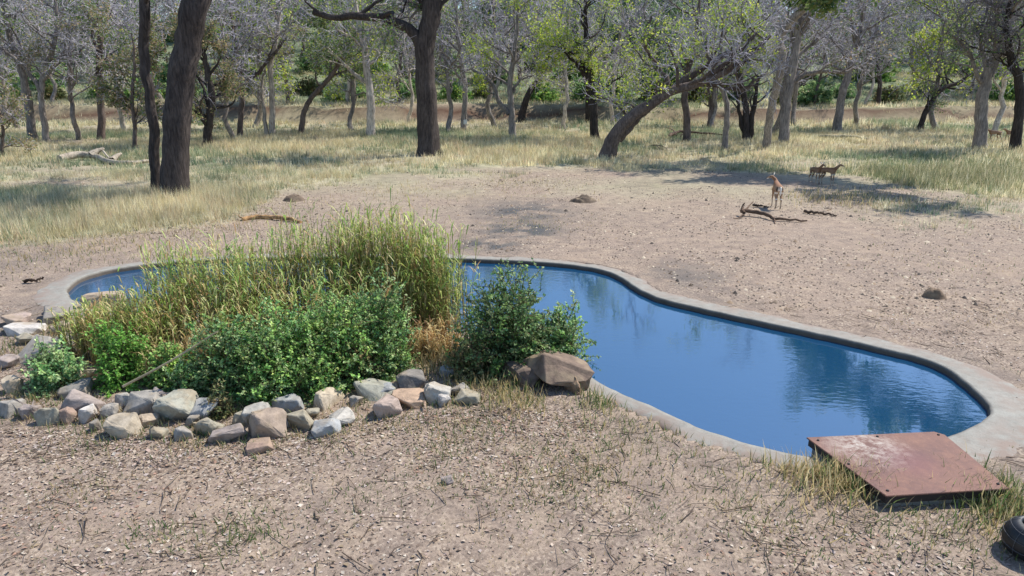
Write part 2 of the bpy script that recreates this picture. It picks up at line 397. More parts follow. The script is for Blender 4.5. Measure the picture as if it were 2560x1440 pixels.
# pond rim, wall and water
def make_pond():
    n = len(IN); k = np.arange(n)
    pu, pv = proj(np.column_stack([IN, np.full(n, 0.05)]))
    wdt = 0.47 + 0.10 * (fbm(ss * 0.5, 0, 51) - 0.5) * 2 + 0.16 * (fbm(ss * 2.2, 2, 52, 4) - 0.5) * 2
    wdt = wdt + 0.16 * np.clip((400 - pu) / 250, 0, 1) + 0.22 * np.clip((pu - 2250) / 200, 0, 1) - 0.2 * np.clip((pv - 930) / 60, 0, 1) * np.clip((2150 - pu) / 150, 0, 1)
    inn = IN + nrm * ((fbm(ss * 3.5, 1, 53) - 0.5) * 0.05)[:, None]
    zz = 0.036 + (fbm(ss * 1.2, 4, 54) - 0.5) * 0.012
    rings = []; wall = []; dust = []
    def ring(off, h, w_, d_): rings.append(np.column_stack([inn + nrm * np.asarray(off).reshape(-1, 1) * np.ones((n, 1)), h * np.ones(n)])); wall.append(np.full(n, w_)); dust.append(d_ * np.ones(n))
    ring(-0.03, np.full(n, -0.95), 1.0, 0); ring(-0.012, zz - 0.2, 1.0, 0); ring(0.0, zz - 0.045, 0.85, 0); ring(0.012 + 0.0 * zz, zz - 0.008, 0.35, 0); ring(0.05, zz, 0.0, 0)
    for f in (0.3, 0.55, 0.8): ring(wdt * f, zz + 0.004 - .02 * f + (fbm(ss * 4, f * 9, 57) - .5) * .014, 0.0, 0.4 if f < .6 else 0.95)
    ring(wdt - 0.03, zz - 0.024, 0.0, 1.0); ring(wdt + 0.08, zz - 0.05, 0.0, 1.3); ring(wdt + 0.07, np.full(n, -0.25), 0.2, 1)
    V = np.concatenate(rings); R = len(rings); Fq = []
    for r in range(R - 1):
        a = r * n + k; b = r * n + (k + 1) % n; Fq.append(np.stack([a, b, b + n, a + n], 1))
    Fq = np.concatenate(Fq)
    if ar > 0: Fq = Fq[:, ::-1]
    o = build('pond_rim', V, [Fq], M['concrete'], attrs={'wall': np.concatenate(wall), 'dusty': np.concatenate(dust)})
    tag(o, 'pale concrete rim of the waterhole curving round the blue water', 'rim')
    # water sheet: triangle fan from a grid so it stays clean
    bm = bmesh.new(); vs = [bm.verts.new((p[0] + q[0] * 0.10, p[1] + q[1] * 0.10, -0.068)) for p, q in zip(IN, nrm)]
    f = bm.faces.new(vs)
    bmesh.ops.triangulate(bm, faces=[f]); bm.normal_update()
    for f in bm.faces:
        if f.normal.z < 0: f.normal_flip()
    me = bpy.data.meshes.new('water'); bm.to_mesh(me); bm.free(); me.materials.append(M['water'])
    wo = bpy.data.objects.new('water', me); COL.objects.link(wo); tag(wo, 'deep blue water filling the curved pond', 'water', kind='structure')
make_pond()

# ------------------------------------------------------------------ grass blades (stuff)
def tris_grass(name, x, y, h, wid, col, lean, rng, z=None, label=None, kind='stuff', bend=False):
    n = len(x); z = ground_z(x, y) if z is None else z
    a = rng.random(n) * 2 * np.pi; b = rng.random(n) * 2 * np.pi
    base = np.stack([x, y, z - 0.01], 1); side = np.stack([np.cos(a), np.sin(a), np.zeros(n)], 1) * (wid / 2)[:, None]
    tip = base + np.stack([np.cos(b) * lean * h, np.sin(b) * lean * h, h * np.sqrt(np.maximum(0.05, 1 - lean ** 2))], 1)
    cb = col * 0.95
    if bend:
        midp = base * 0.45 + tip * 0.55; midp[:, 2] += 0.1 * h
        V = np.stack([base - side, base + side, midp + side * .7, midp - side * .7, tip], 1).reshape(-1, 3)
        q = np.arange(n)[:, None] * 5
        o = build(name, V, [q + np.array([[0, 1, 2, 3]]), q + np.array([[3, 2, 4]])], M['grass'], col=np.repeat(col, 5, 0), smooth=False)
    else:
        V = np.stack([base - side, base + side, tip], 1).reshape(-1, 3)
        o = build(name, V, [np.arange(n * 3).reshape(-1, 3)], M['grass'], col=np.repeat(col, 3, 0), smooth=False)
    return tag(o, label, 'grass', kind=kind)
STRAW = np.array([lin(206, 188, 140), lin(190, 172, 126), lin(216, 200, 156), lin(176, 160, 112), lin(196, 170, 130)])
GREENS = np.array([lin(140, 142, 104), lin(124, 132, 94), lin(158, 156, 114), lin(108, 120, 84)])
def grass_colors(x, y, rng, greenbias=0.0):
    n = len(x); f = fbm(x * 0.13, y * 0.13, 61) + greenbias; k = rng.random(n) * 0.35 + f > 0.78
    c = STRAW[rng.integers(0, len(STRAW), n)]; gcol = GREENS[rng.integers(0, len(GREENS), n)]
    return np.where(k[:, None], gcol, c) * rng.uniform(0.85, 1.2, (n, 1)) * np.array([1.24, 1.36, 1.66])
def field_grass():
    rng = np.random.default_rng(7)
    for (y0, y1, ntuft, per, hh, ww, nm, lab) in ((17.5, 34, 26000, 13, 0.42, 0.022, 'tall_grass', 'tall dry straw grass beyond the bare earth and round the big trunks'),
                                       (34, 60, 24000, 11, 0.42, 0.042, 'meadow_grass', 'pale dry meadow grass under the woodland trees'),
                                       (60, 112, 16000, 9, 0.5, 0.075, 'far_grass', 'faded grass along the foot of the brown earth bank')):
        yy = np.sqrt(rng.random(ntuft) * (y1 ** 2 - y0 ** 2) + y0 ** 2); xx = (rng.random(ntuft) - 0.5) * 2 * (yy * 0.86 + 3)
        u, v = proj(np.stack([xx, yy, ground_z(xx, yy)], 1)); d = grass_density(u, v, xx, yy)
        if y0 > 50: d = np.maximum(d * np.clip(1.3 - np.abs(yy - bank_line(xx) - 1) < 1.0, 0.15, 1), 0.1)
        keep = rng.random(ntuft) < d; xx, yy, d = xx[keep], yy[keep], d[keep]; u = u[keep]; v = v[keep]
        gb = 0.16 * np.clip((u - 2050) / 150, 0, 1) * np.exp(-((v - 450) / 50) ** 2)
        x = np.repeat(xx, per) + rng.normal(0, 0.09 + 0.002 * y0, len(xx) * per); y = np.repeat(yy, per) + rng.normal(0, 0.09 + 0.002 * y0, len(xx) * per)
        ok = poly_sd(np.stack([x, y], 1)) > 0.8
        hsc = np.repeat(rng.uniform(0.6, 1.25, len(xx)) * (0.45 + 0.65 * d), per)
        c = np.repeat(grass_colors(xx, yy, rng, 0), per, 0) * rng.uniform(0.8, 1.15, (len(x), 1))
        gsel = rng.random(len(x)) < np.repeat(gb * 4, per); c = np.where(gsel[:, None], GREENS[rng.integers(0, 4, len(x))], c)
        h = hh * hsc * rng.uniform(0.55, 1.3, len(x)); wd = ww * rng.uniform(0.6, 1.3, len(x)); lean = rng.uniform(0.05, 0.55, len(x))
        tris_grass(nm, x[ok], y[ok], h[ok], wd[ok], c[ok], lean[ok], rng, label=lab)
field_grass()

CN = {'cream': lin(206, 186, 156), 'grey': lin(158, 152, 144), 'olive': lin(156, 148, 122), 'brown': lin(152, 122, 98), 'rust': lin(158, 112, 86), 'white': lin(222, 214, 206), 'mauve': lin(156, 136, 132),
      'green': lin(168, 170, 152), 'blue': lin(156, 164, 170), 'dark': lin(108, 104, 100), 'tan': lin(190, 162, 128), 'pink': lin(182, 152, 138), 'pale': lin(196, 190, 178), 'orange': lin(190, 146, 108), 'charcoal': lin(84, 80, 80)}
BORDER = 'stones of the rock border in front of the reeds'
PILE = 'stones of the rubble pile beside the pond end'
small_lbl = {'grey': 'small grey stone wedged among bigger border rocks', 'olive': 'small olive grey stone tucked into the rock border', 'blue': 'small bluish stone tucked into the rock border'}
ROCKS = [  # u, v centre, width px, height px, colour, flat, label, group
    (25, 962, 44, 52, 'cream', 0, 'cream upright stone at the weedy end of the rock border', 0), (18, 1022, 60, 44, 'grey', 0, 'grey stone below the cream upright stone at the border end', 0),
    (118, 1040, 58, 54, 'olive', 0, 'rounded olive grey stone at the border front beside rusty stone', 0), (192, 1008, 96, 62, 'mauve', 0, 'broad grey brown boulder behind a white stone in the border', 0),
    (163, 1040, 38, 48, 'rust', 0, 'small rust coloured stone between olive and white stones', 0), (213, 1036, 48, 50, 'white', 0, 'small bright white stone in front of grey brown boulder', 0),
    (234, 1062, 32, 36, 'dark', 0, 'small dark stone beside the bright white stone', 0), (302, 1066, 78, 60, 'cream', 0, 'pale tan boulder with dark upper facet at border front', 0),
    (345, 1012, 84, 62, 'grey', 0, 'smooth grey boulder where the leaning cane ends', 0), (366, 1052, 46, 42, 'tan', 0, 'small tan block under the smooth grey boulder', 0),
    (400, 988, 54, 52, 'mauve', 0, 'rounded mauve brown stone under the shrub leaves', 0), (436, 1022, 98, 70, 'green', 0, 'large pale greenish boulder with light flat side', 0),
    (398, 1074, 42, 44, 'olive', 0, 'small olive grey stone tucked into the rock border', BORDER), (456, 1084, 48, 38, 'grey', 0, 'small grey stone wedged among bigger border rocks', BORDER),
    (512, 1026, 78, 54, 'blue', 0, 'bluish grey boulder half covered by shrub leaves', 0), (522, 1062, 60, 56, 'olive', 0, 'mottled olive stone overgrown with weeds in the border', 0),
    (566, 1089, 82, 46, 'mauve', .6, 'flat mauve grey slab at the very front of the border', 0), (186, 976, 78, 40, 'dark', .3, 'dark grey stone behind the border under the small weed shrub', 0),
    (182, 944, 46, 36, 'cream', 0, 'cream stone behind the dark grey stone', 0), (231, 930, 46, 26, 'cream', .4, 'low cream stone beside the bright green shrub foot', 0), (302, 1002, 48, 34, 'pale', 0, 'pale stone touching the lower end of the leaning cane', 0),
    (638, 1034, 62, 62, 'pale', 0, 'pale mottled stone behind the big angular brown rock', 0), (662, 1064, 96, 76, 'brown', 0, 'big angular brown rock with ledge and shadowed underside', 0),
    (716, 1016, 78, 56, 'blue', .5, 'blocky pale blue grey rock with flat top', 0), (706, 1048, 36, 54, 'blue', 0, 'narrow bluish stone leaning on the big angular brown rock', 0), (739, 1060, 74, 52, 'olive', .2, 'olive grey rock beside the big angular brown rock', 0),
    (812, 1072, 68, 42, 'blue', .2, 'low bluish rock lying apart at the border front', 0), (851, 1046, 64, 38, 'pale', .2, 'low pale grey rock behind the low bluish rock', 0), (820, 1000, 78, 54, 'cream', 0, 'rounded cream boulder against the shrub edge', 0),
    (925, 980, 100, 44, 'green', .4, 'long flat greenish rock under the shrub edge', 0), (962, 976, 42, 32, 'blue', 0, 'small bluish stone tucked into the rock border', BORDER), (962, 1020, 68, 54, 'pink', 0, 'slanted pinkish rock leaning forward at the border', 0),
    (1020, 1001, 88, 42, 'orange', .4, 'wide orange brown rock between pinkish and white rocks', 0), (1026, 955, 68, 58, 'charcoal', 0, 'peaked dark grey rock with a pale sunlit side', 0), (1090, 980, 62, 60, 'pale', 0, 'pale whitish green rock standing upright', 0),
    (1108, 1000, 30, 34, 'white', 0, 'small white stone at the foot of the upright whitish rock', 0), (1140, 976, 58, 34, 'grey', .2, 'grey stone behind the last rock of the border', 0), (1166, 997, 68, 34, 'olive', .3, 'last low rock of the border by bare earth', 0),
    (985, 970, 36, 24, 'orange', 0, 'small orange stone beside the peaked dark rock', 0), (1120, 930, 44, 28, 'blue', .2, 'grey blue stone in dry grass above the border', 0),
    (480, 1055, 40, 36, 'grey', 0, 'small grey stone wedged among bigger border rocks', BORDER), (600, 1045, 44, 40, 'olive', 0, 'small olive grey stone tucked into the rock border', BORDER), (270, 1030, 42, 36, 'grey', 0, 'small grey stone wedged among bigger border rocks', BORDER),
    (70, 1030, 46, 40, 'mauve', 0, 'mauve stone between the grey end stone and olive stone', 0), (890, 1005, 40, 28, 'grey', 0, 'small grey stone wedged among bigger border rocks', BORDER), (780, 1035, 36, 28, 'olive', 0, 'small olive grey stone tucked into the rock border', BORDER),
    (40, 826, 96, 28, 'white', .7, 'flat whitish slab in the rubble beside the pond', 0), (100, 792, 96, 44, 'dark', .3, 'dark grey rock topping the rubble beside the pond', 0), (148, 820, 44, 32, 'tan', 0, 'small tan rock against the reeds in the rubble', 0), (158, 848, 46, 38, 'pale', 0, 'pale wedge of rock at the foot of the reeds', 0),
    (92, 880, 128, 58, 'grey', .4, 'big low grey boulder behind the small weed shrub', 0), (30, 800, 60, 34, 'pink', .3, 'pinkish rock in the rubble above the whitish slab', 0), (252, 752, 96, 48, 'tan', .2, 'tan boulder at the water edge among the reeds', 0), (60, 850, 50, 28, 'olive', .3, 'olive stone between slab and big low grey boulder', 0),
    (642, 1122, 64, 26, 'rust', .5, 'flat reddish brown stone lying in leaf litter', 0), (1120, 1201, 32, 20, 'mauve', .2, 'lone small stone on bare leaf strewn earth', 0), (130, 775, 40, 26, 'grey', 0, 'grey stone on the rubble near the concrete rim', 0), (15, 905, 40, 36, 'mauve', 0, 'mauve stone beside the big low grey boulder', 0)]
def patch_grass():
    """short weeds and dry tufts in the foreground and on the bare ground"""
    rng = np.random.default_rng(11); XS, YS, HS, WS, CS = [], [], [], [], []
    def spots_add(u, v, w_):
        n = 46; c = P(u, v); x = c[0] + rng.normal(0, w_ / ppm(v) * .55, n); y = c[1] + rng.normal(.02, .10, n)
        XS.append(x); YS.append(y); HS.append(rng.uniform(.03, .16, n)); WS.append(rng.uniform(.007, .014, n))
        cc = STRAW[rng.integers(0, 5, n)]; gg = np.array([lin(110, 132, 84), lin(132, 146, 100)])[rng.integers(0, 2, n)]
        CS.append(np.where((rng.random(n) < .5)[:, None], gg, cc) * rng.uniform(.7, 1.1, (n, 1)))
    # (u, v, spread m, blades, height, green share)
    spots = [(2060, 1180, .35, 900, .30, .2), (2020, 1160, .22, 420, .32, .3), (2105, 1215, .2, 360, .24, .25), (1960, 1170, .45, 500, .14, .4), (1900, 1120, .12, 60, .34, 0), (1925, 1105, .08, 40, .38, 0),
             (1400, 1180, .5, 620, .09, .5), (1480, 1175, .35, 380, .10, .4), (1690, 1090, .3, 260, .12, .4), (1560, 1060, .4, 420, .14, .55), (1500, 1010, .18, 260, .2, .7),
             (600, 1340, .2, 240, .12, .9), (390, 1340, .16, 140, .1, .8), (190, 1230, .3, 220, .08, .5), (905, 1250, .28, 240, .06, .9), (1060, 1180, .3, 220, .05, .8), (1230, 1240, .3, 240, .05, .8), (1360, 1240, .25, 200, .05, .8),
             (2500, 1250, .3, 620, .26, .6), (2545, 1290, .22, 420, .26, .5), (2450, 1280, .3, 360, .14, .6), (2360, 1330, .3, 280, .09, .6), (2200, 1340, .3, 260, .07, .7), (2010, 1350, .3, 240, .06, .7), (1800, 1200, .4, 320, .08, .5),
             (1650, 1330, .3, 200, .05, .6), (1880, 1300, .3, 240, .07, .4), (1120, 1110, .3, 260, .10, .6), (1200, 1060, .35, 380, .1, .6), (1030, 1050, .25, 200, .09, .6), (860, 1085, .25, 200, .09, .5), (490, 1100, .2, 160, .12, .4), (250, 1100, .3, 240, .1, .7),
             (1265, 990, .25, 360, .22, .35), (1190, 960, .3, 420, .22, .3), (1110, 905, .3, 500, .28, .2), (1060, 860, .3, 420, .3, .15), (1320, 1010, .2, 220, .16, .2), (90, 1000, .3, 320, .14, .5), (40, 880, .4, 420, .12, .5), (120, 830, .3, 260, .12, .3), (620, 1000, .3, 260, .18, .6),
             (1310, 560, .8, 420, .07, .2), (2060, 500, .9, 500, .28, .2), (2200, 500, 1.2, 500, .3, .3), (1660, 880, .2, 0, .1, .3), (1490, 950, .12, 160, .2, .9), (2380, 660, 1.2, 300, .08, .5), (1460, 560, .8, 200, .06, .4),
             (100, 640, 1.2, 900, .14, .3), (350, 600, 1.2, 700, .16, .2), (600, 555, 1.0, 500, .16, .1), (720, 520, 1.0, 300, .14, .2), (1000, 480, 1.5, 500, .16, .1), (1300, 460, 1.5, 500, .14, .2)]
    for (u, v, s, n, h, gsh) in spots:
        if n == 0: continue
        c = P(u, v); x = c[0] + rng.normal(0, s, n); y = c[1] + rng.normal(0, s * 1.1, n)
        XS.append(x); YS.append(y); HS.append(h * rng.uniform(0.4, 1.3, n)); WS.append(rng.uniform(0.006, 0.014, n) * (1 + 0.03 * c[1]))
        cc = STRAW[rng.integers(0, 5, n)]; gg = np.array([lin(88, 118, 62), lin(110, 128, 78), lin(130, 142, 90)])[rng.integers(0, 3, n)]
        CS.append(np.where((rng.random(n) < gsh)[:, None], gg, cc) * rng.uniform(0.7, 1.15, (n, 1)))
    for (ru, rv, rw, rh, *_r) in ROCKS:
        if rv > 930: spots_add(ru, rv + rh * .5, rw)
    # thin random blades everywhere in the foreground
    n = 17000; y = 4.6 + 8 * rng.random(n); x = (rng.random(n) - .5) * 2 * (y * 0.8 + .5)
    k = fbm(x * 0.8, y * 0.8, 91) > 0.5; x, y = x[k], y[k]; n = len(x)
    XS.append(x); YS.append(y); HS.append(rng.uniform(.015, .07, n)); WS.append(rng.uniform(.006, .012, n))
    cc = STRAW[rng.integers(0, 5, n)]; gg = np.array([lin(98, 118, 82), lin(120, 132, 100)])[rng.integers(0, 2, n)]
    CS.append(np.where((rng.random(n) < .35 + .3 * (fbm(x * .5, y * .5, 92) > .55))[:, None], gg, cc) * rng.uniform(.7, 1.1, (n, 1)))
    x, y, h, wd, c = map(np.concatenate, (XS, YS, HS, WS, CS))
    ok = poly_sd(np.stack([x, y], 1)) > 0.3
    x, y, h, wd, c = x[ok], y[ok], h[ok], wd[ok], c[ok]
    tris_grass('short_weeds', x, y, h, wd, c, rng.uniform(.1, .8, len(x)), rng, label='short dry weeds and sparse tufts growing through the leaf litter', bend=True)
patch_grass()

# ------------------------------------------------------------------ leaf litter, twigs, crumbs (stuff)
def litter():
    rng = np.random.default_rng(21)
    n = 52000; y = 4.6 + (rng.random(n) ** 1.0) * 8.5; x = (rng.random(n) - .5) * 2 * (y * 0.82 + 0.5)
    dens = np.clip(3.0 * (fbm(x * 0.55, y * 0.7, 81, 4) - 0.4), 0.07, 1)
    k = rng.random(n) < dens; x, y = x[k], y[k]
    # thicker drifts against the rocks
    m = 6000; uu_ = rng.uniform(-50, 1500, m); vb = np.interp(uu_, [0, 600, 900, 1200, 1500], [1085, 1110, 1060, 1040, 1040]) + np.abs(rng.normal(0, 45, m)) - 15
    q = np.array([P(a, b) for a, b in zip(uu_, vb)]); x = np.concatenate([x, q[:, 0]]); y = np.concatenate([y, q[:, 1]])
    # around the plants and rock pile
    m = 5000; uu_ = rng.uniform(-40, 1350, m); vb = rng.uniform(760, 1040, m); q = np.array([P(a, b) for a, b in zip(uu_, vb)])
    x = np.concatenate([x, q[:, 0]]); y = np.concatenate([y, q[:, 1]])
    sdv = poly_sd(np.stack([x, y], 1)); k = sdv > np.where(rng.random(len(x)) < 0.16, 0.12, 0.5); x, y = x[k], y[k]
    n = len(x); L = rng.uniform(.02, .062, n) * (0.7 + 0.5 * rng.random(n)); d = unit(rng, n); d[:, 2] *= 0.14; nr = unit(rng, n) * .36; nr[:, 2] = np.abs(nr[:, 2]) + 0.8
    c = np.stack([x, y, ground_z(x, y) + rng.uniform(0.002, 0.008, n)], 1)
    V, Fq = diamonds(c, d, nr, L, L * rng.uniform(.2, .42, n), 0.35)
    Fq = np.concatenate([Fq[:, [0, 1, 2]], Fq[:, [0, 2, 3]]])
    pal = np.array([lin(204, 186, 166), lin(190, 168, 148), lin(172, 148, 128), lin(146, 122, 104), lin(200, 184, 174), lin(182, 158, 146), lin(112, 94, 80), lin(216, 204, 186), lin(168, 148, 118), lin(92, 78, 68)])
    col = (pal[rng.integers(0, len(pal), n)] * .82 + lin(150, 132, 117) * .18) * rng.uniform(0.75, 1.05, (n, 1))
    red = rng.random(n) < 0.12 * (fbm(x * .4, y * .4, 83) > .58); col[red] = lin(170, 136, 116)
    o = build('leaf_litter', V, [Fq], M['litter'], col=np.repeat(col, 4, 0), smooth=False); tag(o, 'fallen dry leaves littering the bare earth in front of the rocks', 'leaves', kind='stuff')
    # crumbs of dung and bark on the bare ground behind the pond
    n = 42000; y = 12.5 + 22 * rng.random(n); x = (rng.random(n) - .5) * 2 * (y * .8)
    dens = np.clip(2.6 * (fbm(x * .3, y * .3, 85, 4) - .3), .06, 1); k = (rng.random(n) < dens); x, y = x[k], y[k]
    k = poly_sd(np.stack([x, y], 1)) > .65; x, y = x[k], y[k]; n = len(x)
    s = rng.uniform(.012, .034, n) * (1 + 1.2 * (rng.random(n) < .03)); c = np.stack([x, y, ground_z(x, y)], 1)
    a = rng.random(n) * 6.28
    base = np.stack([np.stack([np.cos(a + t) * s * rng.uniform(.6, 1.4, n), np.sin(a + t) * s * rng.uniform(.6, 1.4, n), np.zeros(n)], 1) for t in (0, 1.6, 3.1, 4.7)], 1)
    V = np.concatenate([c[:, None] + base, (c + np.stack([0 * s, 0 * s, s * rng.uniform(.4, 1.1, n)], 1))[:, None]], 1).reshape(-1, 3)
    q = np.arange(n)[:, None] * 5; Fq = np.concatenate([q + np.array([[i, (i + 1) % 4, 4]]) for i in range(4)])
    pal = np.array([lin(92, 78, 66), lin(70, 62, 54), lin(120, 104, 88), lin(200, 184, 160), lin(150, 128, 104), lin(60, 54, 50)])
    o = build('ground_crumbs', V, [Fq], M['litter'], col=np.repeat(pal[rng.integers(0, 6, n)], 5, 0), smooth=False); tag(o, 'dark dung crumbs and bark bits strewn over the trampled bare earth', 'debris', kind='stuff')
    # twigs
    n = 1500; y = 4.6 + 8.5 * rng.random(n) ** .9; x = (rng.random(n) - .5) * 2 * (y * .82 + .5)
    k = poly_sd(np.stack([x, y], 1)) > .5; x, y = x[k], y[k]; n = len(x); a = rng.random(n) * 6.28; L = rng.uniform(.08, .45, n); z = ground_z(x, y) + .012
    pts = np.stack([np.stack([x + np.cos(a) * L * t + rng.normal(0, .012, n), y + np.sin(a) * L * t + rng.normal(0, .012, n), z + rng.uniform(0, .03, n)], 1) for t in (0, .35, .7, 1)], 1)
    rad = rng.uniform(.003, .007, n)[:, None] * np.array([[1, .9, .75, .4]])
    V, Fq = tubes(pts, rad, 3); pal = np.array([lin(110, 92, 76), lin(80, 66, 56), lin(156, 138, 116)])
    o = build('twig_litter', V, [Fq], M['litter'], col=np.repeat(pal[rng.integers(0, 3, n)], 12, 0)); tag(o, 'thin broken twigs scattered over the leaf litter', 'twigs', kind='stuff')
litter()

# ------------------------------------------------------------------ rocks
def rock_mesh(w_, d_, h_, rng, flat=0.0, npts=15, bev=.07, rgh=1.0):
    bm = bmesh.new(); pts = unit(rng, npts); pts = np.sign(pts) * np.abs(pts) ** 0.62
    pts[:, 2] = np.clip(pts[:, 2], -0.75, 0.8 - 0.25 * flat)
    for p in pts: bm.verts.new((p[0] * w_ * .58, p[1] * d_ * .58, p[2] * h_ * .62 + h_ * 0.42))
    r = bmesh.ops.convex_hull(bm, input=bm.verts)
    bmesh.ops.delete(bm, geom=[v for v in bm.verts if not v.link_faces], context='VERTS')
    bmesh.ops.dissolve_limit(bm, angle_limit=0.3, verts=bm.verts, edges=bm.edges)
    bmesh.ops.bevel(bm, geom=list(bm.edges), offset=min(w_, h_) * bev, segments=3, affect='EDGES', profile=0.5)
    bmesh.ops.triangulate(bm, faces=bm.faces)
    bmesh.ops.subdivide_edges(bm, edges=[e for e in bm.edges if e.calc_length() > 0.35 * min(w_, h_)], cuts=2 if rgh > 1 else 1, use_grid_fill=True)
    bmesh.ops.triangulate(bm, faces=bm.faces)
    off = Vector(rng.uniform(-50, 50, 3))
    for v in bm.verts:
        s = mnoise.noise(v.co * (3.0 / max(w_, .15)) + off) * 0.07 * rgh * min(w_, h_) + mnoise.noise(v.co * (9.0 / max(w_, .15)) + off) * 0.045 * rgh * min(w_, h_)
        v.co += v.normal * s if v.normal.length > 0 else Vector()
    me = bpy.data.meshes.new('rock'); bm.to_mesh(me); bm.free()
    return me
def make_rocks():
    for i, (u, v, w_, h_, c, fl, lab, grp) in enumerate(ROCKS):
        rng = np.random.default_rng(500 + i); vb = v + h_ * 0.42; s = ppm(vb)
        p = PG(u, vb); W = w_ / s * 1.04; H = h_ / s * 1.1; D = W * rng.uniform(.75, 1.0)
        me = rock_mesh(W, D, H, rng, fl); o = bpy.data.objects.new('rock', me); COL.objects.link(o)
        o.location = (p[0], p[1] + D * .35, p[2] - H * 0.2); o.rotation_euler = (rng.uniform(-.12, .12), rng.uniform(-.12, .12), rng.uniform(-.5, .5))
        a = me.color_attributes.new('Col', 'FLOAT_COLOR', 'POINT'); n = len(me.vertices)
        cc = np.ones((n, 4), np.float32); cc[:, :3] = (CN[c] * .5 + lin(160, 152, 140) * .5) * 0.84 * rng.uniform(.9, 1.08); a.data.foreach_set('color', cc.ravel())
        me.materials.append(M['rock']); tag(o, lab, 'rock', grp or (PILE if u < 170 and v < 900 else 'rocks set around the planted pond bank'))
    # big overhanging slab at the water
    rng = np.random.default_rng(77); root = empty('boulder', PG(1385, 985)); tag(root, 'large brown weathered boulder with dark hollow under it at the pond edge', 'rock', 'rocks set around the planted pond bank')
    def piece(name, w_, d_, h_, loc, rot, c, sd_):
        me = rock_mesh(w_, d_, h_, np.random.default_rng(sd_), .2, 14, .035, 1.9); a = me.color_attributes.new('Col', 'FLOAT_COLOR', 'POINT')
        cc = np.ones((len(me.vertices), 4), np.float32); cc[:, :3] = c; a.data.foreach_set('color', cc.ravel()); me.materials.append(M['rock'])
        o = bpy.data.objects.new(name, me); COL.objects.link(o); o.parent = root; o.location = loc; o.rotation_euler = rot
    piece('slab', .98, .85, .38, (.05, .42, .06), (math.radians(-8), math.radians(15), .15), lin(112, 94, 80), 4)
    piece('foot_stone', .42, .6, .32, (.36, .30, -.05), (0, .1, .3), lin(128, 100, 78), 5)
    piece('foot_stone', .4, .7, .34, (-.46, .55, -.05), (0, 0, .6), lin(96, 82, 72), 8)
make_rocks()

# ------------------------------------------------------------------ shrubs and reeds
def shrub_geo(rng, rx, ry, h, nshoot, leafL, pal, per=16, hollow=0.18, twigcol=lin(96, 80, 62), droop=0.25, stems=14):
    """leafy shrub centred on the origin, z up from 0"""
    G_ = Geo(); Gs = Geo()
    # shoot tips through an uneven dome
    d = unit(rng, nshoot); d[:, 2] = np.abs(d[:, 2]) * 1.1 - 0.12; d /= np.linalg.norm(d, axis=1, keepdims=True)
    az = np.arctan2(d[:, 1], d[:, 0]); lump = 0.62 + 0.62 * fbm(az * 1.4 + 9, d[:, 2] * 2.5 + rng.random() * 40, int(rng.integers(999)), 3) + rng.normal(0, .09, nshoot)
    rr = (hollow + (1 - hollow) * rng.random(nshoot) ** 0.5) * lump
    tip = d * rr[:, None] * np.array([rx, ry, h]); tip[:, 2] = np.maximum(tip[:, 2], 0.04)
    out = d * np.array([1, 1, 0.5]) + unit(rng, nshoot) * 0.7 + np.array([0, 0, 0.35]); out /= np.linalg.norm(out, axis=1, keepdims=True)
    SL = rng.uniform(.16, .36, nshoot) * (h / 1.2) ** .5
    base = tip - out * SL[:, None]
    V, Fq = tubes(np.stack([base, tip], 1), np.stack([np.full(nshoot, .006), np.full(nshoot, .003)], 1), 3); Gs.add(V, Fq, twigcol)
    t = np.tile(np.linspace(.05, 1.0, per), nshoot); k = np.repeat(np.arange(nshoot), per)
    c = base[k] + (tip - base)[k] * t[:, None]
    ld = out[k] * 0.45 + unit(rng, len(k)) * 0.9; nr = unit(rng, len(k)) * 0.7 + np.array([0, 0, 1.0])
    ld[:, 2] -= droop * rng.random(len(k))
    L = leafL * rng.uniform(.6, 1.3, len(k))
    V, Fq = diamonds(c, ld, nr, L, L * .34, 0.25)
    shade = rng.uniform(.75, 1.2, nshoot)[k][:, None]
    col = pal[rng.integers(0, len(pal), nshoot)][k] * .6 + pal[rng.integers(0, len(pal), len(k))] * .4
    G_.add(V, Fq, np.repeat(col * shade, 4, 0), 0, False)
    # woody stems from the ground
    e = tip[rng.integers(0, nshoot, stems)] * rng.uniform(.8, 1.0, (stems, 1)); b0 = np.stack([rng.normal(0, rx * .22, stems), rng.normal(0, ry * .22, stems), np.zeros(stems)], 1)
    mid_ = b0 * .5 + e * .5; mid_[:, 2] += .12 * h
    Vs, Fs = tubes(np.stack([b0, b0 * .75 + mid_ * .25 + rng.normal(0, .03, (stems, 3)), mid_, e], 1), np.array([[.016, .013, .009, .004]]).repeat(stems, 0), 4); Gs.add(Vs, Fs, twigcol)
    return G_, Gs
PG1 = np.array([lin(92, 132, 62), lin(70, 112, 52), lin(112, 148, 74), lin(58, 98, 50), lin(130, 152, 84), lin(84, 122, 70)])
PG2 = np.array([lin(78, 116, 78), lin(58, 96, 66), lin(96, 132, 90), lin(48, 84, 58), lin(110, 140, 100), lin(128, 148, 112)])
PG3 = np.array([lin(104, 156, 66), lin(88, 142, 58), lin(126, 170, 84), lin(76, 124, 54)])
PG4_ = 0
PG4 = np.array([lin(112, 122, 76), lin(92, 108, 66), lin(134, 128, 88), lin(148, 124, 90), lin(84, 100, 62)])
PG1 = PG1 * 2.85 * np.array([1.28, 1.04, 1.15]); PG2 = PG2 * 2.7 * np.array([1.3, 1.04, .95]); PG3 = PG3 * 1.8 * np.array([1.2, 1, 1.1]); PG4 = PG4 * 1.6; PGM = np.concatenate([PG1, PG2, PG1[:3] * 1.15, PG4[:2]]); PGN = np.concatenate([PG2, PG2 * .85, PG1[:4], PG4[:2]])
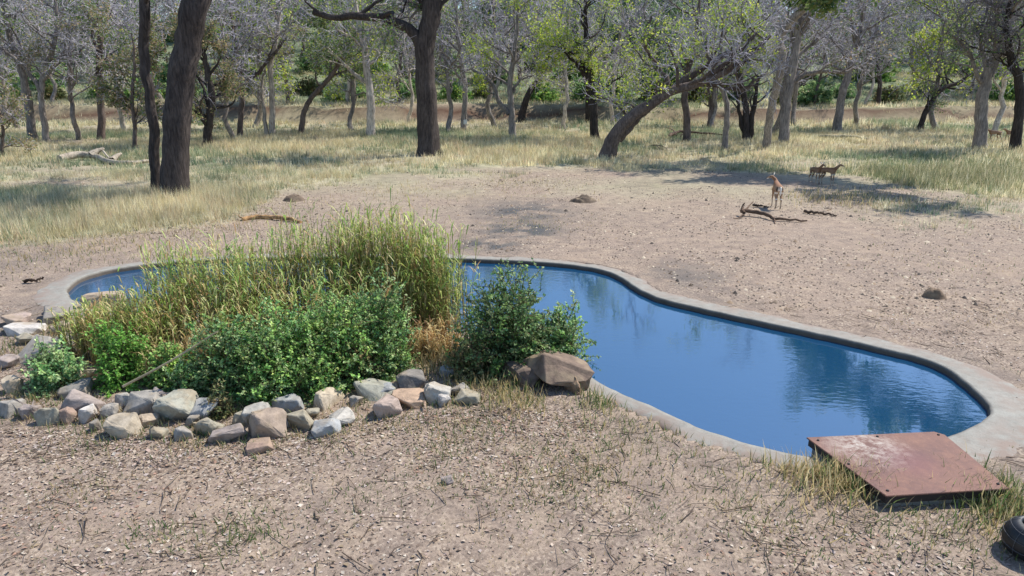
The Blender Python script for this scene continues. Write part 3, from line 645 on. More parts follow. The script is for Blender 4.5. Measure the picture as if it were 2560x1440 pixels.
def place_shrub(u, vb, wpx, hpx, dpt, pal, n, leafL, label, seed, name='leafy_shrub', group='green shrubs on the planted pond bank', per=16, hollow=.15, up=0.0, droop=.25, stems=14):
    rng = np.random.default_rng(seed); s = ppm(vb); p = PG(u, vb); rx = wpx / s / 2; h = hpx / s * 1.14; n = int(n * 1.25)
    g1, g2 = shrub_geo(rng, rx, dpt, h, n, leafL, pal, per, hollow, droop=droop, stems=stems)
    r = empty(name, (p[0], p[1] + dpt * .38, p[2])); tag(r, label, 'shrub', group)
    g1.build('foliage', M['shrub'], r); tag(g2.build('stems', M['twig'], r), kind='stuff')
    return r
place_shrub(575, 985, 270, 190, .75, PGN, 700, .05, 'dark green shrub with dense leaves behind the bluish grey boulder', 1)
place_shrub(700, 990, 300, 215, .85, PGM, 900, .048, 'bright mid green shrub in the middle of the planted bank', 2)
place_shrub(835, 965, 290, 235, .85, PGM * .95, 860, .048, 'tall green shrub behind the rounded cream boulder', 3)
place_shrub(950, 935, 230, 230, .8, PGN, 640, .05, 'deep green shrub beside the brown dry grass gap', 4)
place_shrub(1270, 930, 330, 250, .9, PGN * .72, 980, .054, 'big open dark green shrub leaning over the blue water', 5, up=.1)
place_shrub(1400, 905, 190, 150, .6, PGN, 330, .052, 'twiggy green shrub trailing over the boulder and water', 6)
place_shrub(1170, 950, 140, 110, .4, PG4, 200, .05, 'dry brownish shrub at the foot of the big water side shrub', 12, per=11)
place_shrub(300, 965, 170, 165, .5, PG3, 380, .05, 'light green fresh shrub in front of the short reeds', 7)
place_shrub(120, 975, 170, 110, .5, PG2 * 1.12, 360, .05, 'low weed shrub covering rocks at the border end', 8)
place_shrub(420, 970, 170, 120, .45, PG1, 300, .05, 'low green shrub under the leaning cane', 9)
place_shrub(640, 1000, 150, 95, .3, PGM, 260, .04, 'low leafy plant spilling over the pale mottled stone', 21)
place_shrub(770, 990, 190, 110, .35, PGM, 320, .042, 'low leafy plant between blocky rock and cream boulder', 22)
place_shrub(470, 1000, 150, 100, .3, PGN, 240, .042, 'low leafy plant behind the large pale greenish boulder', 23)
place_shrub(900, 960, 150, 110, .35, PG4, 240, .042, 'half dry leafy plant behind the long flat greenish rock', 24)
place_shrub(1075, 800, 150, 190, .45, PG2 * 1.05, 260, .055, 'green shrub rising among tall reeds at the water', 10, per=13)
place_shrub(545, 1045, 100, 80, .25, PG4, 150, .04, 'small straggly plant growing between border rocks', 13, per=10)
place_shrub(590, 760, 120, 160, .4, PG1, 130, .05, 'slim green shrub poking above the reeds', 14, per=12)

def reed_stand(label, seed, region, n, hr, pal, dry=0.25, name='reed_stand'):
    """region: list of (u, v, spread m) bases"""
    rng = np.random.default_rng(seed); G_ = Geo(); Gs = Geo(); x = []; y = []
    wts = np.array([r[3] for r in region], float); wts /= wts.sum(); hs = []
    for (u, v, s, wt, hm), q in zip(region, wts):
        m = int(n * q); c = P(u, v); x.append(c[0] + rng.normal(0, s, m)); y.append(c[1] + rng.normal(0, s * .8, m)); hs.append(np.full(m, hm))
    x = np.concatenate(x); y = np.concatenate(y); hs = np.concatenate(hs); n = len(x)
    h = hs * rng.uniform(hr[0], hr[1], n) * (0.8 + .4 * fbm(x * 1.3, y * 1.3, 7)); a = rng.random(n) * 6.28; ln = np.abs(rng.normal(0, .10, n)) * h
    b0 = np.stack([x, y, np.full(n, -.12)], 1); top = b0 + np.stack([np.cos(a) * ln, np.sin(a) * ln, h], 1)
    pts = np.stack([b0, b0 * .55 + top * .45 - np.stack([np.cos(a) * ln, np.sin(a) * ln, 0 * h], 1) * .15, top], 1)
    V, Fq = tubes(pts, np.array([[.0075, .006, .0022]]).repeat(n, 0), 3)
    isdry = rng.random(n) < dry; STC = 1.25 * np.array([lin(206, 190, 142), lin(182, 166, 116), lin(184, 148, 104)])
    sc = np.where(isdry[:, None], STC[rng.integers(0, 3, n)], lin(150, 152, 86) * rng.uniform(.7, 1.15, (n, 1)))
    lowc = STC[rng.integers(0, 3, n)] * .8
    cc = np.stack([lowc, sc * .6 + lowc * .4, sc], 1).repeat(3, 1).reshape(-1, 3); Gs.add(V, Fq, cc)
    # blades along the stem
    per = 9; k = np.repeat(np.arange(n), per); t = np.tile(np.linspace(.25, .98, per), n) + rng.normal(0, .03, n * per); t = np.clip(t, .15, 1)
    c = b0[k] * (1 - t[:, None]) + top[k] * t[:, None]; az = rng.random(len(k)) * 6.28; el = rng.uniform(.5, 1.4, len(k))
    L = rng.uniform(.16, .38, len(k)) * np.clip(h[k] / 1.7, .6, 1.1); d = np.stack([np.cos(az) * np.cos(el), np.sin(az) * np.cos(el), np.sin(el)], 1); side = np.stack([-np.sin(az), np.cos(az), 0 * az], 1)
    W = rng.uniform(.006, .012, len(k))[:, None]
    mid_ = c + d * L[:, None] * .55; tip = mid_ + (d * .75 + np.stack([np.cos(az) * .4, np.sin(az) * .4, -rng.uniform(0, .7, len(k))], 1)) * L[:, None] * .45
    V = np.stack([c - side * W * .6, c + side * W * .6, mid_ + side * W, mid_ - side * W, tip], 1).reshape(-1, 3); q = np.arange(len(k))[:, None] * 5
    bc = pal[rng.integers(0, len(pal), len(k))] * rng.uniform(.75, 1.15, (len(k), 1)); dk = (isdry[k] & (rng.random(len(k)) < .8)) | (rng.random(len(k)) < .12 + .25 * (t < .45))
    bc = np.where(dk[:, None], 1.3 * np.array([lin(206, 190, 140), lin(188, 168, 118), lin(176, 140, 96)])[rng.integers(0, 3, len(k))], bc)
    G_.add(V, np.concatenate([q + np.array([[0, 1, 2]]), q + np.array([[0, 2, 3]]), q + np.array([[3, 2, 4]])]), np.repeat(bc, 5, 0), 0, False)
    off = b0.mean(0); off[2] = -.12
    r = empty(name, off); tag(r, label, 'reeds', 'reeds growing in and beside the pond')
    G_.build('blades', M['reed'], r, off=off); tag(Gs.build('stems', M['reed'], r, off=off), kind='stuff')
RP = 1.75 * np.array([lin(132, 152, 72), lin(112, 138, 62), lin(156, 166, 92), lin(146, 150, 84), lin(98, 126, 58), lin(172, 172, 108)])
reed_stand('tall green reeds rising highest above the pond rim', 31, [(900, 800, .42, 3, 2.05), (990, 800, .36, 3, 2.05), (1070, 805, .3, 2.2, 1.85), (1100, 830, .25, 1.2, 1.6), (820, 800, .35, 1.6, 1.75)], 820, (.62, 1.1), RP, .2)
reed_stand('mid height yellow green reeds in front of the blue pond arm', 32, [(500, 830, .4, 3, 1.6), (600, 830, .4, 3, 1.7), (470, 790, .25, 2, 1.35), (680, 820, .35, 2.4, 1.75), (745, 800, .3, 1.6, 1.95), (560, 890, .4, 2, 1.1), (700, 880, .4, 2, 1.25), (820, 870, .4, 2, 1.35), (930, 860, .35, 1.5, 1.4)], 900, (.6, 1.1), RP * np.array([1.1, 1.1, 1.25]), .24)
reed_stand('short reeds with brown lower stems behind the low weed shrub', 33, [(220, 890, .22, 2, .95), (290, 890, .28, 3, 1.0), (370, 880, .3, 3, 1.05), (330, 820, .3, 1.5, .75), (250, 840, .2, 1.5, .8), (420, 850, .3, 2, 1.1)], 560, (.6, 1.05), RP, .35)
reed_stand('dry brown reed stems in the gap beside the big shrub', 34, [(1070, 890, .2, 1, .75), (1110, 870, .2, 1, .7)], 110, (.5, 1.0), np.array([lin(170, 136, 92), lin(140, 104, 72)]), .85)
reed_stand('straw coloured reed stems showing below the leaning cane', 35, [(440, 945, .22, 1, .6), (500, 930, .2, 1, .75), (560, 945, .2, .7, .7), (640, 950, .25, .7, .8)], 240, (.6, 1.05), np.array([lin(196, 170, 112), lin(172, 140, 92)]), .8)
# leaning cane
def cane():
    a = PG(312, 1003) + np.array([0, .02, .22]); b = at(545, 828, a[1] + .22); pts = smoothpath([a, a * .5 + b * .5 + np.array([0, 0, -.03]), b], 9)
    V, Fq = tubes(pts[None], np.linspace(.02, .012, 9)[None], 6); o = build('cane', V - a, [Fq], M['reed'], col=np.tile(lin(204, 190, 160), (len(V), 1)), loc=a); tag(o, 'long pale cane leaning from the rocks up into the reeds', 'cane')
cane()
# ------------------------------------------------------------------ rusty lid over the pump box
def plate():
    c4 = np.array([P(u, v, .17)[:2] for u, v in ((2016, 1093), (2352, 1078), (2524, 1221), (2216, 1240))]); c = c4.mean(0)
    ex = ((c4[1] - c4[0]) + (c4[2] - c4[3])) / 2; ang = math.atan2(ex[1], ex[0])
    R = np.array([[math.cos(-ang), -math.sin(-ang)], [math.sin(-ang), math.cos(-ang)]]); L = (c4 - c) @ R.T      # local corners
    r = empty('pump_box', (c[0], c[1], 0), ang); tag(r, 'rusty steel lid covering a low box at the pond edge', 'lid')
    def slab(name, quad, z0, z1, mat, bev, cut=None, parent=r, dz=0.0):
        bm = bmesh.new(); pts = []
        for i, q in enumerate(quad):
            if cut and i in cut:
                a = np.asarray(q) + (np.asarray(quad[i - 1]) - q) * .05; b = np.asarray(q) + (np.asarray(quad[(i + 1) % 4]) - q) * .07; pts += [a, b]
            else: pts.append(np.asarray(q))
        bot = [bm.verts.new((p[0], p[1], z0)) for p in pts]; f = bm.faces.new(bot); ret = bmesh.ops.extrude_face_region(bm, geom=[f])
        for v in ret['geom']:
            if isinstance(v, bmesh.types.BMVert): v.co.z = z1
        bmesh.ops.recalc_face_normals(bm, faces=bm.faces); bmesh.ops.bevel(bm, geom=list(bm.edges), offset=bev, segments=2, affect='EDGES')
        me = bpy.data.meshes.new(name); bm.to_mesh(me); bm.free(); me.materials.append(mat); o = bpy.data.objects.new(name, me); COL.objects.link(o); o.parent = parent; return o
    lid = slab('lid', L, .152, .17, M['rust'], .004, cut=(1,))
    ins = L * .975; slab('skirt', ins, .06, .1515, M['darkmetal'], .004)
    slab('box', L * .93, -.4, .0595, M['concrete'], .01)
    for (fx, fy) in ((.05, .07), (.95, .07), (.95, .93), (.06, .93), (.5, .05), (.04, .5)):
        a = L[0] * (1 - fx) + L[1] * fx; b = L[3] * (1 - fx) + L[2] * fx; q = a * (1 - fy) + b * fy
        bm = bmesh.new(); bmesh.ops.create_cone(bm, cap_ends=True, segments=8, radius1=.018, radius2=.012, depth=.014); me = bpy.data.meshes.new('bolt'); bm.to_mesh(me); bm.free(); me.materials.append(M['darkmetal'])
        o = bpy.data.objects.new('bolt', me); COL.objects.link(o); o.parent = lid; o.location = (q[0], q[1], .177)
plate()
# black cage basket at the picture edge
def basket():
    p = PG(2575, 1385); r = empty('wire_basket', p); tag(r, 'black round tub wrapped in thin pale wire near the rusty lid', 'basket')
    prof = [(.16, 0), (.235, .05), (.255, .14), (.24, .23), (.19, .30), (.13, .335), (.11, .30), (.16, .2), (.15, .05)]
    k = 28; ang = np.arange(k) * 2 * np.pi / k; V = np.concatenate([np.column_stack([np.cos(ang) * a, np.sin(ang) * a, np.full(k, z_)]) for a, z_ in prof]); Fq = []
    for i in range(len(prof) - 1):
        a = i * k + np.arange(k); b = i * k + (np.arange(k) + 1) % k; Fq.append(np.stack([a, b, b + k, a + k], 1))
    build('tub', V, [np.concatenate(Fq)], M['black'], r)
    for (rad, z_) in ((.262, .12), (.252, .21), (.205, .29)):
        t = np.linspace(0, 2 * np.pi, 33); pts = np.column_stack([np.cos(t) * rad, np.sin(t) * rad, z_ + .008 * np.sin(3 * t)]); V, Fq = tubes(pts[None], np.full((1, 33), .0025), 4); build('wire_hoop', V, [Fq], M['wire'], r)
    for a in np.arange(6) * math.pi / 3 + .3:
        pts = np.array([[q * 1.03 * math.cos(a), q * 1.03 * math.sin(a), z_] for q, z_ in prof[:6]]); V, Fq = tubes(pts[None], np.full((1, 6), .002), 4); build('wire_rib', V, [Fq], M['wire'], r)
basket()

# ------------------------------------------------------------------ trees
class Tree:
    def __init__(s, seed): s.rng = np.random.default_rng(seed); s.br = {}; s.tips = []; s.tdir = []
    def put(s, pts, rad, lvl):
        k = (20, 9, 5, 3, 3)[min(lvl, 4)]; s.br.setdefault((len(pts), k, 0 if lvl <= 1 else 1), []).append((pts, rad))
    def grow(s, p, d, L, r, lvl, maxl, kids, spread, up, wig, minr):
        rng = s.rng; n = (0, 9, 6, 3, 3)[lvl]; pts = [np.array(p)]; d = d / np.linalg.norm(d); dirs = [d]
        for i in range(n - 1):
            d = d + rng.normal(0, wig, 3) + np.array([0, 0, up]); d /= np.linalg.norm(d); pts.append(pts[-1] + d * L / (n - 1)); dirs.append(d)
        pts = np.array(pts); rad = np.maximum(r * np.linspace(1, .35, n), minr * .8); s.put(pts, rad, lvl)
        if lvl >= maxl: s.tips.append(pts); return
        for j in range(kids[lvl]):
            t = rng.uniform(.22, 1.0); f = t * (n - 1); i = min(int(f), n - 2); q = pts[i] + (pts[i + 1] - pts[i]) * (f - i)
            dd = dirs[i] + unit(rng, 1)[0] * spread; s.grow(q, dd, L * rng.uniform(.38, .62), max(minr, rad[i] * rng.uniform(.4, .6)), lvl + 1, maxl, kids, spread, up * .6, wig * 1.25, minr)
    def crown_from(s, path, rad, t0, nlimb, L, kids, maxl=3, spread=.95, up=.05, wig=.2, minr=.012, bias=(0, 0, 0)):
        rng = s.rng; n = len(path)
        for j in range(nlimb):
            t = t0 + (1 - t0) * (j + rng.random()) / nlimb; f = min(t, .999) * (n - 1); i = int(f); q = path[i] + (path[i + 1] - path[i]) * (f - i)
            dr = path[i + 1] - path[i]; dr = dr / np.linalg.norm(dr); a = rng.random() * 6.283
            d = dr * .45 + np.array([math.cos(a), math.sin(a), rng.uniform(-.1, .6)]) * spread + np.array(bias)
            s.grow(q, d, L * rng.uniform(.65, 1.15), max(minr * 2, rad[i] * rng.uniform(.35, .55)), 1, maxl, kids, .95, up, wig, minr)
    def wood(s, barkc, twigc, off):
        rng = s.rng; Gt = Geo(); Gc = Geo()
        for (n, k, w_), lst in s.br.items():
            pts = np.array([a for a, _ in lst]); rad = np.array([b for _, b in lst]); V, Fq = tubes(pts, rad, k, rough=.10 if k >= 9 else 0, rng=rng)
            (Gc if w_ else Gt).add(V, Fq, twigc * (rng.uniform(.55, 1.25, (len(lst), 1)).repeat(n * k, 0)) if w_ else barkc * (.8 if k == 9 else 1))
        return Gt, Gc
    def leaves(s, Gc, per, size, pal, frac=1.0, mi=1, clump=True):
        if not s.tips or per == 0: return
        rng = s.rng; T = np.array([t[-1] for t in s.tips]); B0 = np.array([t[0] for t in s.tips])
        if clump:
            m = fbm(T[:, 0] * .55 + T[:, 2] * .5, T[:, 1] * .4 + T[:, 2] * .35, int(rng.integers(999)), 2); k = m > np.quantile(m, 1 - frac)
        else: k = rng.random(len(T)) < frac
        T, B0 = T[k], B0[k]; n = len(T) * per; i = np.repeat(np.arange(len(T)), per); t = rng.random(n)[:, None]
        c = B0[i] * (1 - t) + T[i] * t + rng.normal(0, size * .9, (n, 3)); V, Fq = diamonds(c, unit(rng, n), unit(rng, n), size * rng.uniform(.6, 1.4, n), size * rng.uniform(.22, .42, n), .2)
        col = pal[rng.integers(0, len(pal), n)] * rng.uniform(.7, 1.2, (len(T), 1))[i]; Gc.add(V, Fq, np.repeat(col, 4, 0), mi, False)
YG = 1.5 * np.array([[1, .96, 1.15]]) * np.array([lin(160, 176, 62), lin(136, 160, 56), lin(184, 190, 80), lin(116, 142, 56)]); DG = 1.7 * np.array([lin(88, 110, 62), lin(72, 96, 56), lin(106, 122, 70), lin(122, 124, 72)]); BR = 1.5 * np.array([lin(136, 124, 92), lin(112, 118, 76), lin(100, 116, 70), lin(150, 130, 100)])
PG_ = 1.8 * np.array([lin(96, 118, 84), lin(84, 108, 76), lin(118, 132, 90)])
DARK = lin(74, 67, 64); GREY = lin(146, 138, 132); PALE = lin(196, 186, 174); MID = lin(116, 104, 98); TWIG = lin(192, 188, 196); TWD = lin(138, 132, 136)
def tree(label, base, path, w0, w1, bark=MID, twig=TWIG, seed=0, limbs=(), cont=3.0, lean=(0, 0), dy=0.0, nlimb=9, L=3.0, t0=.5, kids=(0, 6, 6, 5), leaf=(0, .1, YG, 1.0), group='woodland trees beyond the bare ground', minr=.014, flare=1.25, up=.05, name='tree', mark=None, cat='tree'):
    """base, path: photograph pixels; the path is followed upright at the distance of the base (dy = lean away from the camera at its end)"""
    b = PG(*base); Yd = b[1]; sc = Yd / (F * CP - (base[1] - 720) * SP)
    pp = [b + np.array([0, 0, -.12])]
    for j, (u, v) in enumerate(path): pp.append(at(u, v, Yd + dy * (j + 1) / len(path)))
    d = pp[-1] - pp[-2]; d = d / np.linalg.norm(d)
    e = pp[-1] + d * cont * .5 + np.array([lean[0] * .4, lean[1] * .4, cont * .25]); pp.append(e); pp.append(e + np.array([lean[0] * .6, lean[1] * .6, cont * .55]))
    n = 26; pth = smoothpath(pp, n); T = Tree(seed + 1000); rng = T.rng
    rz = np.linspace(0, 1, n); hz = (pth[:, 2] - b[2]); fr = np.interp(hz, [0, at(*path[-1], Yd)[2] - b[2], hz[-1]], [w0, w1, w1 * .35]) * sc / 2 * (.8 if w0 < 40 else 1)
    fr = fr * (1 + (flare - 1) * np.exp(-np.maximum(hz, 0) / .35)); pth = pth + rng.normal(0, .025, pth.shape) * np.array([1, 1, 0])
    T.put(pth, fr, 0)
    for (lp, lw) in limbs:
        q = [at(u, v, Yd + (o[0] if o else dy * .5)) for (u, v, *o) in lp]; m = 14; lp3 = smoothpath(q, m) + rng.normal(0, .04, (m, 3)); lr = np.linspace(lw, lw * .4, m) * sc / 2
        T.put(lp3, lr, 1) if False else T.br.setdefault((m, 9, 0), []).append((lp3, lr))
        T.crown_from(lp3, lr, .3, max(3, nlimb // 2), L * .7, kids, up=up, minr=minr)
    T.crown_from(pth, fr, t0, nlimb, L, kids, up=up, minr=minr)
    Gt, Gc = T.wood(bark, twig, b); T.leaves(Gc, leaf[0], leaf[1], leaf[2], leaf[3])
    r = empty(name, b); tag(r, label, cat, group); Gt.build('trunk', M['bark'], r, off=b); Gc.build('crown', [M['twig'], M['leaf']], r, off=b)
    if mark:
        mb = at(*mark, Yd - .32) ; bm = bmesh.new(); bmesh.ops.create_cube(bm, size=1); bmesh.ops.bevel(bm, geom=list(bm.edges), offset=.1, segments=2, affect='EDGES'); me = bpy.data.meshes.new('tag_board'); bm.to_mesh(me); bm.free(); me.materials.append(M['paint'])
        o = bpy.data.objects.new('tag_board', me); COL.objects.link(o); o.parent = r; o.location = mb - b; o.scale = (.3, .05, .38)
    return r
K3 = (0, 7, 7, 6); K2 = (0, 6, 6, 5)
# the big pair by the tall grass
tree('massive dark furrowed trunk leaning beside a thin crooked trunk', (437, 492), [(440, 380), (446, 280), (458, 180), (476, 90), (500, -20)], 62, 56, DARK, TWD, 1, cont=5, lean=(2.0, 6), dy=.8, nlimb=9, L=4.4, t0=.66, leaf=(10, .2, DG, .85), kids=(0, 7, 6, 4), minr=.02, flare=1.12)
tree('thin crooked dark trunk standing against the massive leaning trunk', (392, 482), [(388, 400), (386, 320), (376, 240), (362, 170), (360, 100), (362, -10)], 30, 28, DARK, TWD, 2, cont=4, lean=(-3, 5), dy=.6, nlimb=7, L=3.4, t0=.7, leaf=(10, .2, DG, .85), minr=.018)
tree('huge rough trunk with one heavy limb arching sideways', (1072, 388), [(1070, 320), (1068, 250), (1063, 180), (1062, 120), (1074, 60), (1084, -10)], 52, 38, DARK * 1.15, TWD, 3, cont=4, lean=(1, 2), nlimb=9, L=4.2, t0=.62, leaf=(5, .15, DG, .6),
     limbs=[([(1055, 120), (1035, 85), (1000, 60), (950, 44), (890, 40), (830, 42), (780, 30)], 30), ([(1066, 70), (1090, 30), (1130, -20)], 18)], kids=K3, minr=.02, flare=1.15)
tree('leaning tree with a split hollow trunk bowed over the dry grass', (1517, 396), [(1535, 345), (1570, 300), (1625, 262), (1680, 228), (1745, 208)], 40, 19, MID * .9, TWIG, 4, cont=2.4, lean=(2.0, -1), dy=-2.0, nlimb=8, L=3.6, t0=.6, leaf=(5, .14, YG, .55),
     limbs=[([(1745, 208, -2), (1800, 170, -2.5), (1850, 125, -3), (1890, 80, -3)], 15), ([(1730, 208, -1.6), (1800, 213, -1.6), (1850, 226, -1.6), (1885, 205, -1.6), (1905, 190, -1.6)], 14), ([(1700, 215, -1.2), (1740, 180, -1.2), (1790, 150, -1), (1850, 110, -1), (1880, 40, -1)], 20), ([(1640, 250, -.6), (1668, 205, -.4), (1640, 160, 0), (1610, 110, 0), (1630, 40, 0)], 15), ([(1550, 350, .1), (1590, 300, .2), (1640, 255, .2)], 20)], kids=K3, minr=.016)
tree('pale smooth trunk forking above a knot near the huge rough trunk', (926, 344), [(927, 290), (926, 240), (916, 170), (912, 120), (900, 70)], 26, 16, PALE, TWIG, 5, nlimb=9, L=3.2, t0=.5, leaf=(7, .17, DG, .55), limbs=[([(918, 165), (940, 145), (952, 110), (968, 70)], 10), ([(910, 205), (880, 180), (850, 150), (820, 120)], 10)])
tree('grey forked tree with one low side limb and bare crown', (1281, 347), [(1280, 300), (1277, 250), (1276, 200), (1285, 140)], 22, 14, GREY, TWIG, 6, nlimb=11, L=3.2, t0=.45, leaf=(7, .17, YG, .4), limbs=[([(1272, 285), (1248, 250), (1235, 215), (1215, 190), (1180, 175)], 13), ([(1282, 230), (1300, 200), (1330, 190)], 8)], kids=K3)
tree('dark slanting trunk just behind the grey forked tree', (1302, 305), [(1312, 260), (1330, 220), (1350, 190)], 22, 14, DARK, TWD, 7, nlimb=8, L=3.2, t0=.5, leaf=(3, .14, YG, .4), kids=K2)
tree('straight blackish trunk under yellow green leaves', (1487, 351), [(1486, 300), (1482, 240), (1478, 190), (1470, 130)], 26, 20, DARK * .8, TWIG, 8, nlimb=14, L=3.6, t0=.5, leaf=(8, .17, YG, .6), limbs=[([(1492, 240), (1520, 215), (1560, 190)], 8), ([(1476, 200), (1440, 160), (1400, 120)], 10)], kids=K3)
tree('second blackish trunk hidden behind the straight blackish trunk', (1470, 308), [(1470, 260), (1468, 210), (1450, 160)], 18, 14, DARK * .8, TWIG, 9, nlimb=12, L=3.8, t0=.5, leaf=(8, .18, YG, .65), kids=K2)
tree('dark trunk rising from fallen branches behind the leaning tree', (1719, 354), [(1717, 300), (1712, 250), (1715, 200), (1730, 130)], 22, 16, MID * .8, TWIG, 10, nlimb=11, L=3.4, t0=.5, leaf=(6, .16, YG, .5), kids=K3)
tree('thin brownish trunk in two stems behind the fallen branches', (1776, 318), [(1780, 280), (1786, 240), (1784, 200)], 20, 14, MID * 1.2, TWIG, 11, nlimb=9, L=3.4, t0=.5, leaf=(5, .14, YG, .4), kids=K2, limbs=[([(1778, 300), (1775, 250), (1765, 200)], 10)])
tree('slim pale trunk with dark base standing in short grass', (1813, 379), [(1816, 320), (1818, 270), (1806, 225), (1790, 190), (1800, 130)], 18, 13, GREY, TWIG, 12, nlimb=10, L=3.0, t0=.5, leaf=(6, .15, YG, .45))
tree('cluster of dark stems sharing one base near slim pale trunk', (1866, 353), [(1866, 300), (1862, 250), (1850, 200), (1846, 140)], 22, 14, DARK, TWD, 13, nlimb=9, L=3.2, t0=.5, leaf=(3, .13, YG, .3), limbs=[([(1875, 345), (1880, 290), (1890, 240), (1892, 190)], 16), ([(1860, 345), (1848, 280), (1842, 230)], 12)], kids=K2)
tree('light grey slanting trunk paired with a thin sapling stem', (1915, 372), [(1922, 310), (1930, 260), (1945, 210), (1958, 150), (1970, 60)], 24, 20, GREY * 1.15, TWIG, 14, nlimb=15, L=3.5, t0=.72, cont=6, lean=(11.0, -9.8), dy=-3.2, leaf=(26, .27, DG, 1.0))  # unseen upper crown bent forward and thickened to shade the antelope pair
tree('grey mottled trunk with a long limb reaching sideways', (1957, 357), [(1962, 310), (1968, 250), (1978, 190), (1990, 120), (2000, 40)], 32, 22, GREY, TWIG, 15, nlimb=11, L=3.8, t0=.5, leaf=(3, .15, BR, .35), limbs=[([(1985, 205), (2005, 190), (2050, 180), (2110, 178), (2145, 168)], 14), ([(1985, 150), (2030, 110), (2080, 60)], 10)], kids=K3)
tree('pale barked trunk with dark shaded flank under grey branches', (2091, 332), [(2098, 280), (2106, 230), (2120, 185), (2135, 130)], 24, 20, GREY, TWIG, 16, nlimb=12, L=3.8, t0=.5, leaf=(3, .15, BR, .35), kids=K3)
tree('slender dark trunk on the brown bank', (2193, 296), [(2196, 250), (2199, 200), (2195, 150)], 14, 11, DARK, TWIG, 17, nlimb=11, L=3.6, t0=.5, leaf=(1, .14, BR, .3), kids=K3)
tree('thin pale trunk beyond the brown bank', (2280, 284), [(2284, 240), (2287, 200), (2280, 150)], 12, 10, GREY, TWIG, 18, nlimb=10, L=3.6, t0=.5, leaf=(3, .14, DG, .4), kids=K2)
tree('dark trunk slanting up to a horizontal limb', (2297, 328), [(2312, 285), (2338, 240), (2362, 218), (2400, 205)], 16, 11, DARK, TWD, 19, nlimb=10, L=3.0, t0=.4, leaf=(5, .16, DG, .5), limbs=[([(2305, 300), (2316, 268), (2320, 245)], 8)])
tree('white patched trunk forking wide above two walking antelopes', (2448, 373), [(2452, 310), (2456, 250), (2470, 190), (2492, 140), (2520, 60), (2540, -20)], 36, 26, GREY * 1.1, TWD, 20, nlimb=12, L=3.8, t0=.5, leaf=(3, .14, DG, .35), limbs=[([(2464, 200), (2480, 160), (2530, 130), (2590, 110)], 13), ([(2460, 215), (2440, 180), (2420, 130), (2380, 90)], 12), ([(2470, 180), (2450, 100), (2470, 20)], 10)], kids=K3)
tree('black trunk at the antelopes beside the white patched trunk', (2536, 377), [(2545, 310), (2550, 250), (2545, 190), (2530, 150)], 28, 20, DARK * .8, TWD, 21, nlimb=10, L=3.4, t0=.45, leaf=(4, .14, DG, .6), limbs=[([(2548, 200), (2520, 170), (2495, 145)], 8)], kids=K3)
tree('dark trunk with pale edge standing alone in sunny grass', (252, 348), [(254, 290), (250, 240), (246, 190), (250, 130)], 22, 18, MID * .9, TWIG, 22, nlimb=11, L=3.4, t0=.5, leaf=(8, .17, DG, .6), kids=K3)
tree('grey trunk forking widely near the fallen pale log', (118, 357), [(110, 300), (102, 240), (110, 180), (130, 130)], 18, 14, GREY * .9, TWIG, 23, nlimb=10, L=3.2, t0=.45, leaf=(5, .14, BR, .45), limbs=[([(106, 235), (80, 190), (40, 150), (-10, 110)], 12), ([(108, 200), (140, 160), (165, 120)], 10)], kids=K3)
tree('stocky grey trunk entwined beside the widely forking trunk', (82, 350), [(76, 300), (70, 250), (60, 200), (40, 140)], 24, 18, GREY * .8, TWIG, 24, nlimb=10, L=3.2, t0=.5, leaf=(8, .17, DG, .6), kids=K3)
tree('thin dark trunk with reddish base near the pale twin trunks', (600, 346), [(602, 290), (605, 230), (600, 180), (590, 120)], 16, 12, MID * .9, TWIG, 25, nlimb=10, L=3.2, t0=.5, leaf=(4, .14, BR, .4), limbs=[([(604, 215), (640, 185), (680, 140), (715, 95)], 11)], kids=K3)
tree('pale twin trunk rising with drooping grey twigs', (680, 342), [(680, 280), (680, 220), (676, 160), (690, 100)], 18, 13, PALE * .9, TWIG, 26, nlimb=11, L=3.4, t0=.5, leaf=(2, .13, DG, .3), limbs=[([(668, 340), (660, 280), (655, 220), (662, 170)], 12)], kids=K3)
tree('grey trunk slanting away above a shaded strip of grass', (752, 336), [(758, 290), (775, 250), (805, 215), (835, 180)], 18, 13, MID, TWD, 27, nlimb=10, L=3.2, t0=.45, leaf=(10, .18, DG, .7), kids=K3)
tree('dark banded trunk at the foot of the earth bank', (883, 292), [(884, 250), (882, 210), (880, 160)], 18, 14, MID, TWIG, 28, nlimb=9, L=3.6, t0=.5, leaf=(5, .15, DG, .5), kids=K2)
tree('pale trunk carrying a small white board', (1157, 331), [(1160, 280), (1163, 230), (1158, 190), (1150, 130)], 18, 14, GREY * 1.1, TWIG, 29, nlimb=12, L=3.4, t0=.45, leaf=(4, .15, YG, .4), mark=(1163, 305), kids=K3)
tree('short dark trunk wrapped in brown green foliage', (518, 367), [(520, 330), (524, 290), (530, 240), (520, 190)], 26, 18, DARK, TWD, 30, nlimb=14, L=2.4, t0=.15, leaf=(15, .16, BR, .8), kids=K2, cont=2)
tree('leafy small tree half hidden behind the crooked trunk', (335, 372), [(338, 330), (334, 290), (330, 240), (335, 190)], 12, 9, MID, TWIG, 31, nlimb=16, L=2.2, t0=.12, leaf=(14, .16, BR, .8), kids=K2, cont=2)
tree('low leafy tree at the end of the fallen pale log', (5, 395), [(5, 360), (8, 330), (0, 290)], 10, 8, MID, TWIG, 32, nlimb=14, L=1.6, t0=.1, leaf=(9, .13, BR, .9), kids=K2, cont=1.5)
tree('bare white trunk standing beyond the long sideways limb', (2134, 264), [(2136, 220), (2134, 180)], 12, 9, PALE, TWIG, 33, nlimb=8, L=4, t0=.5, kids=K2)
tree('white barked far trunk seen under the bowed leaning tree', (1580, 240), [(1580, 210), (1578, 180)], 10, 8, PALE, TWIG, 34, nlimb=8, L=4, t0=.5, kids=K2, leaf=(3, .2, YG, .4))
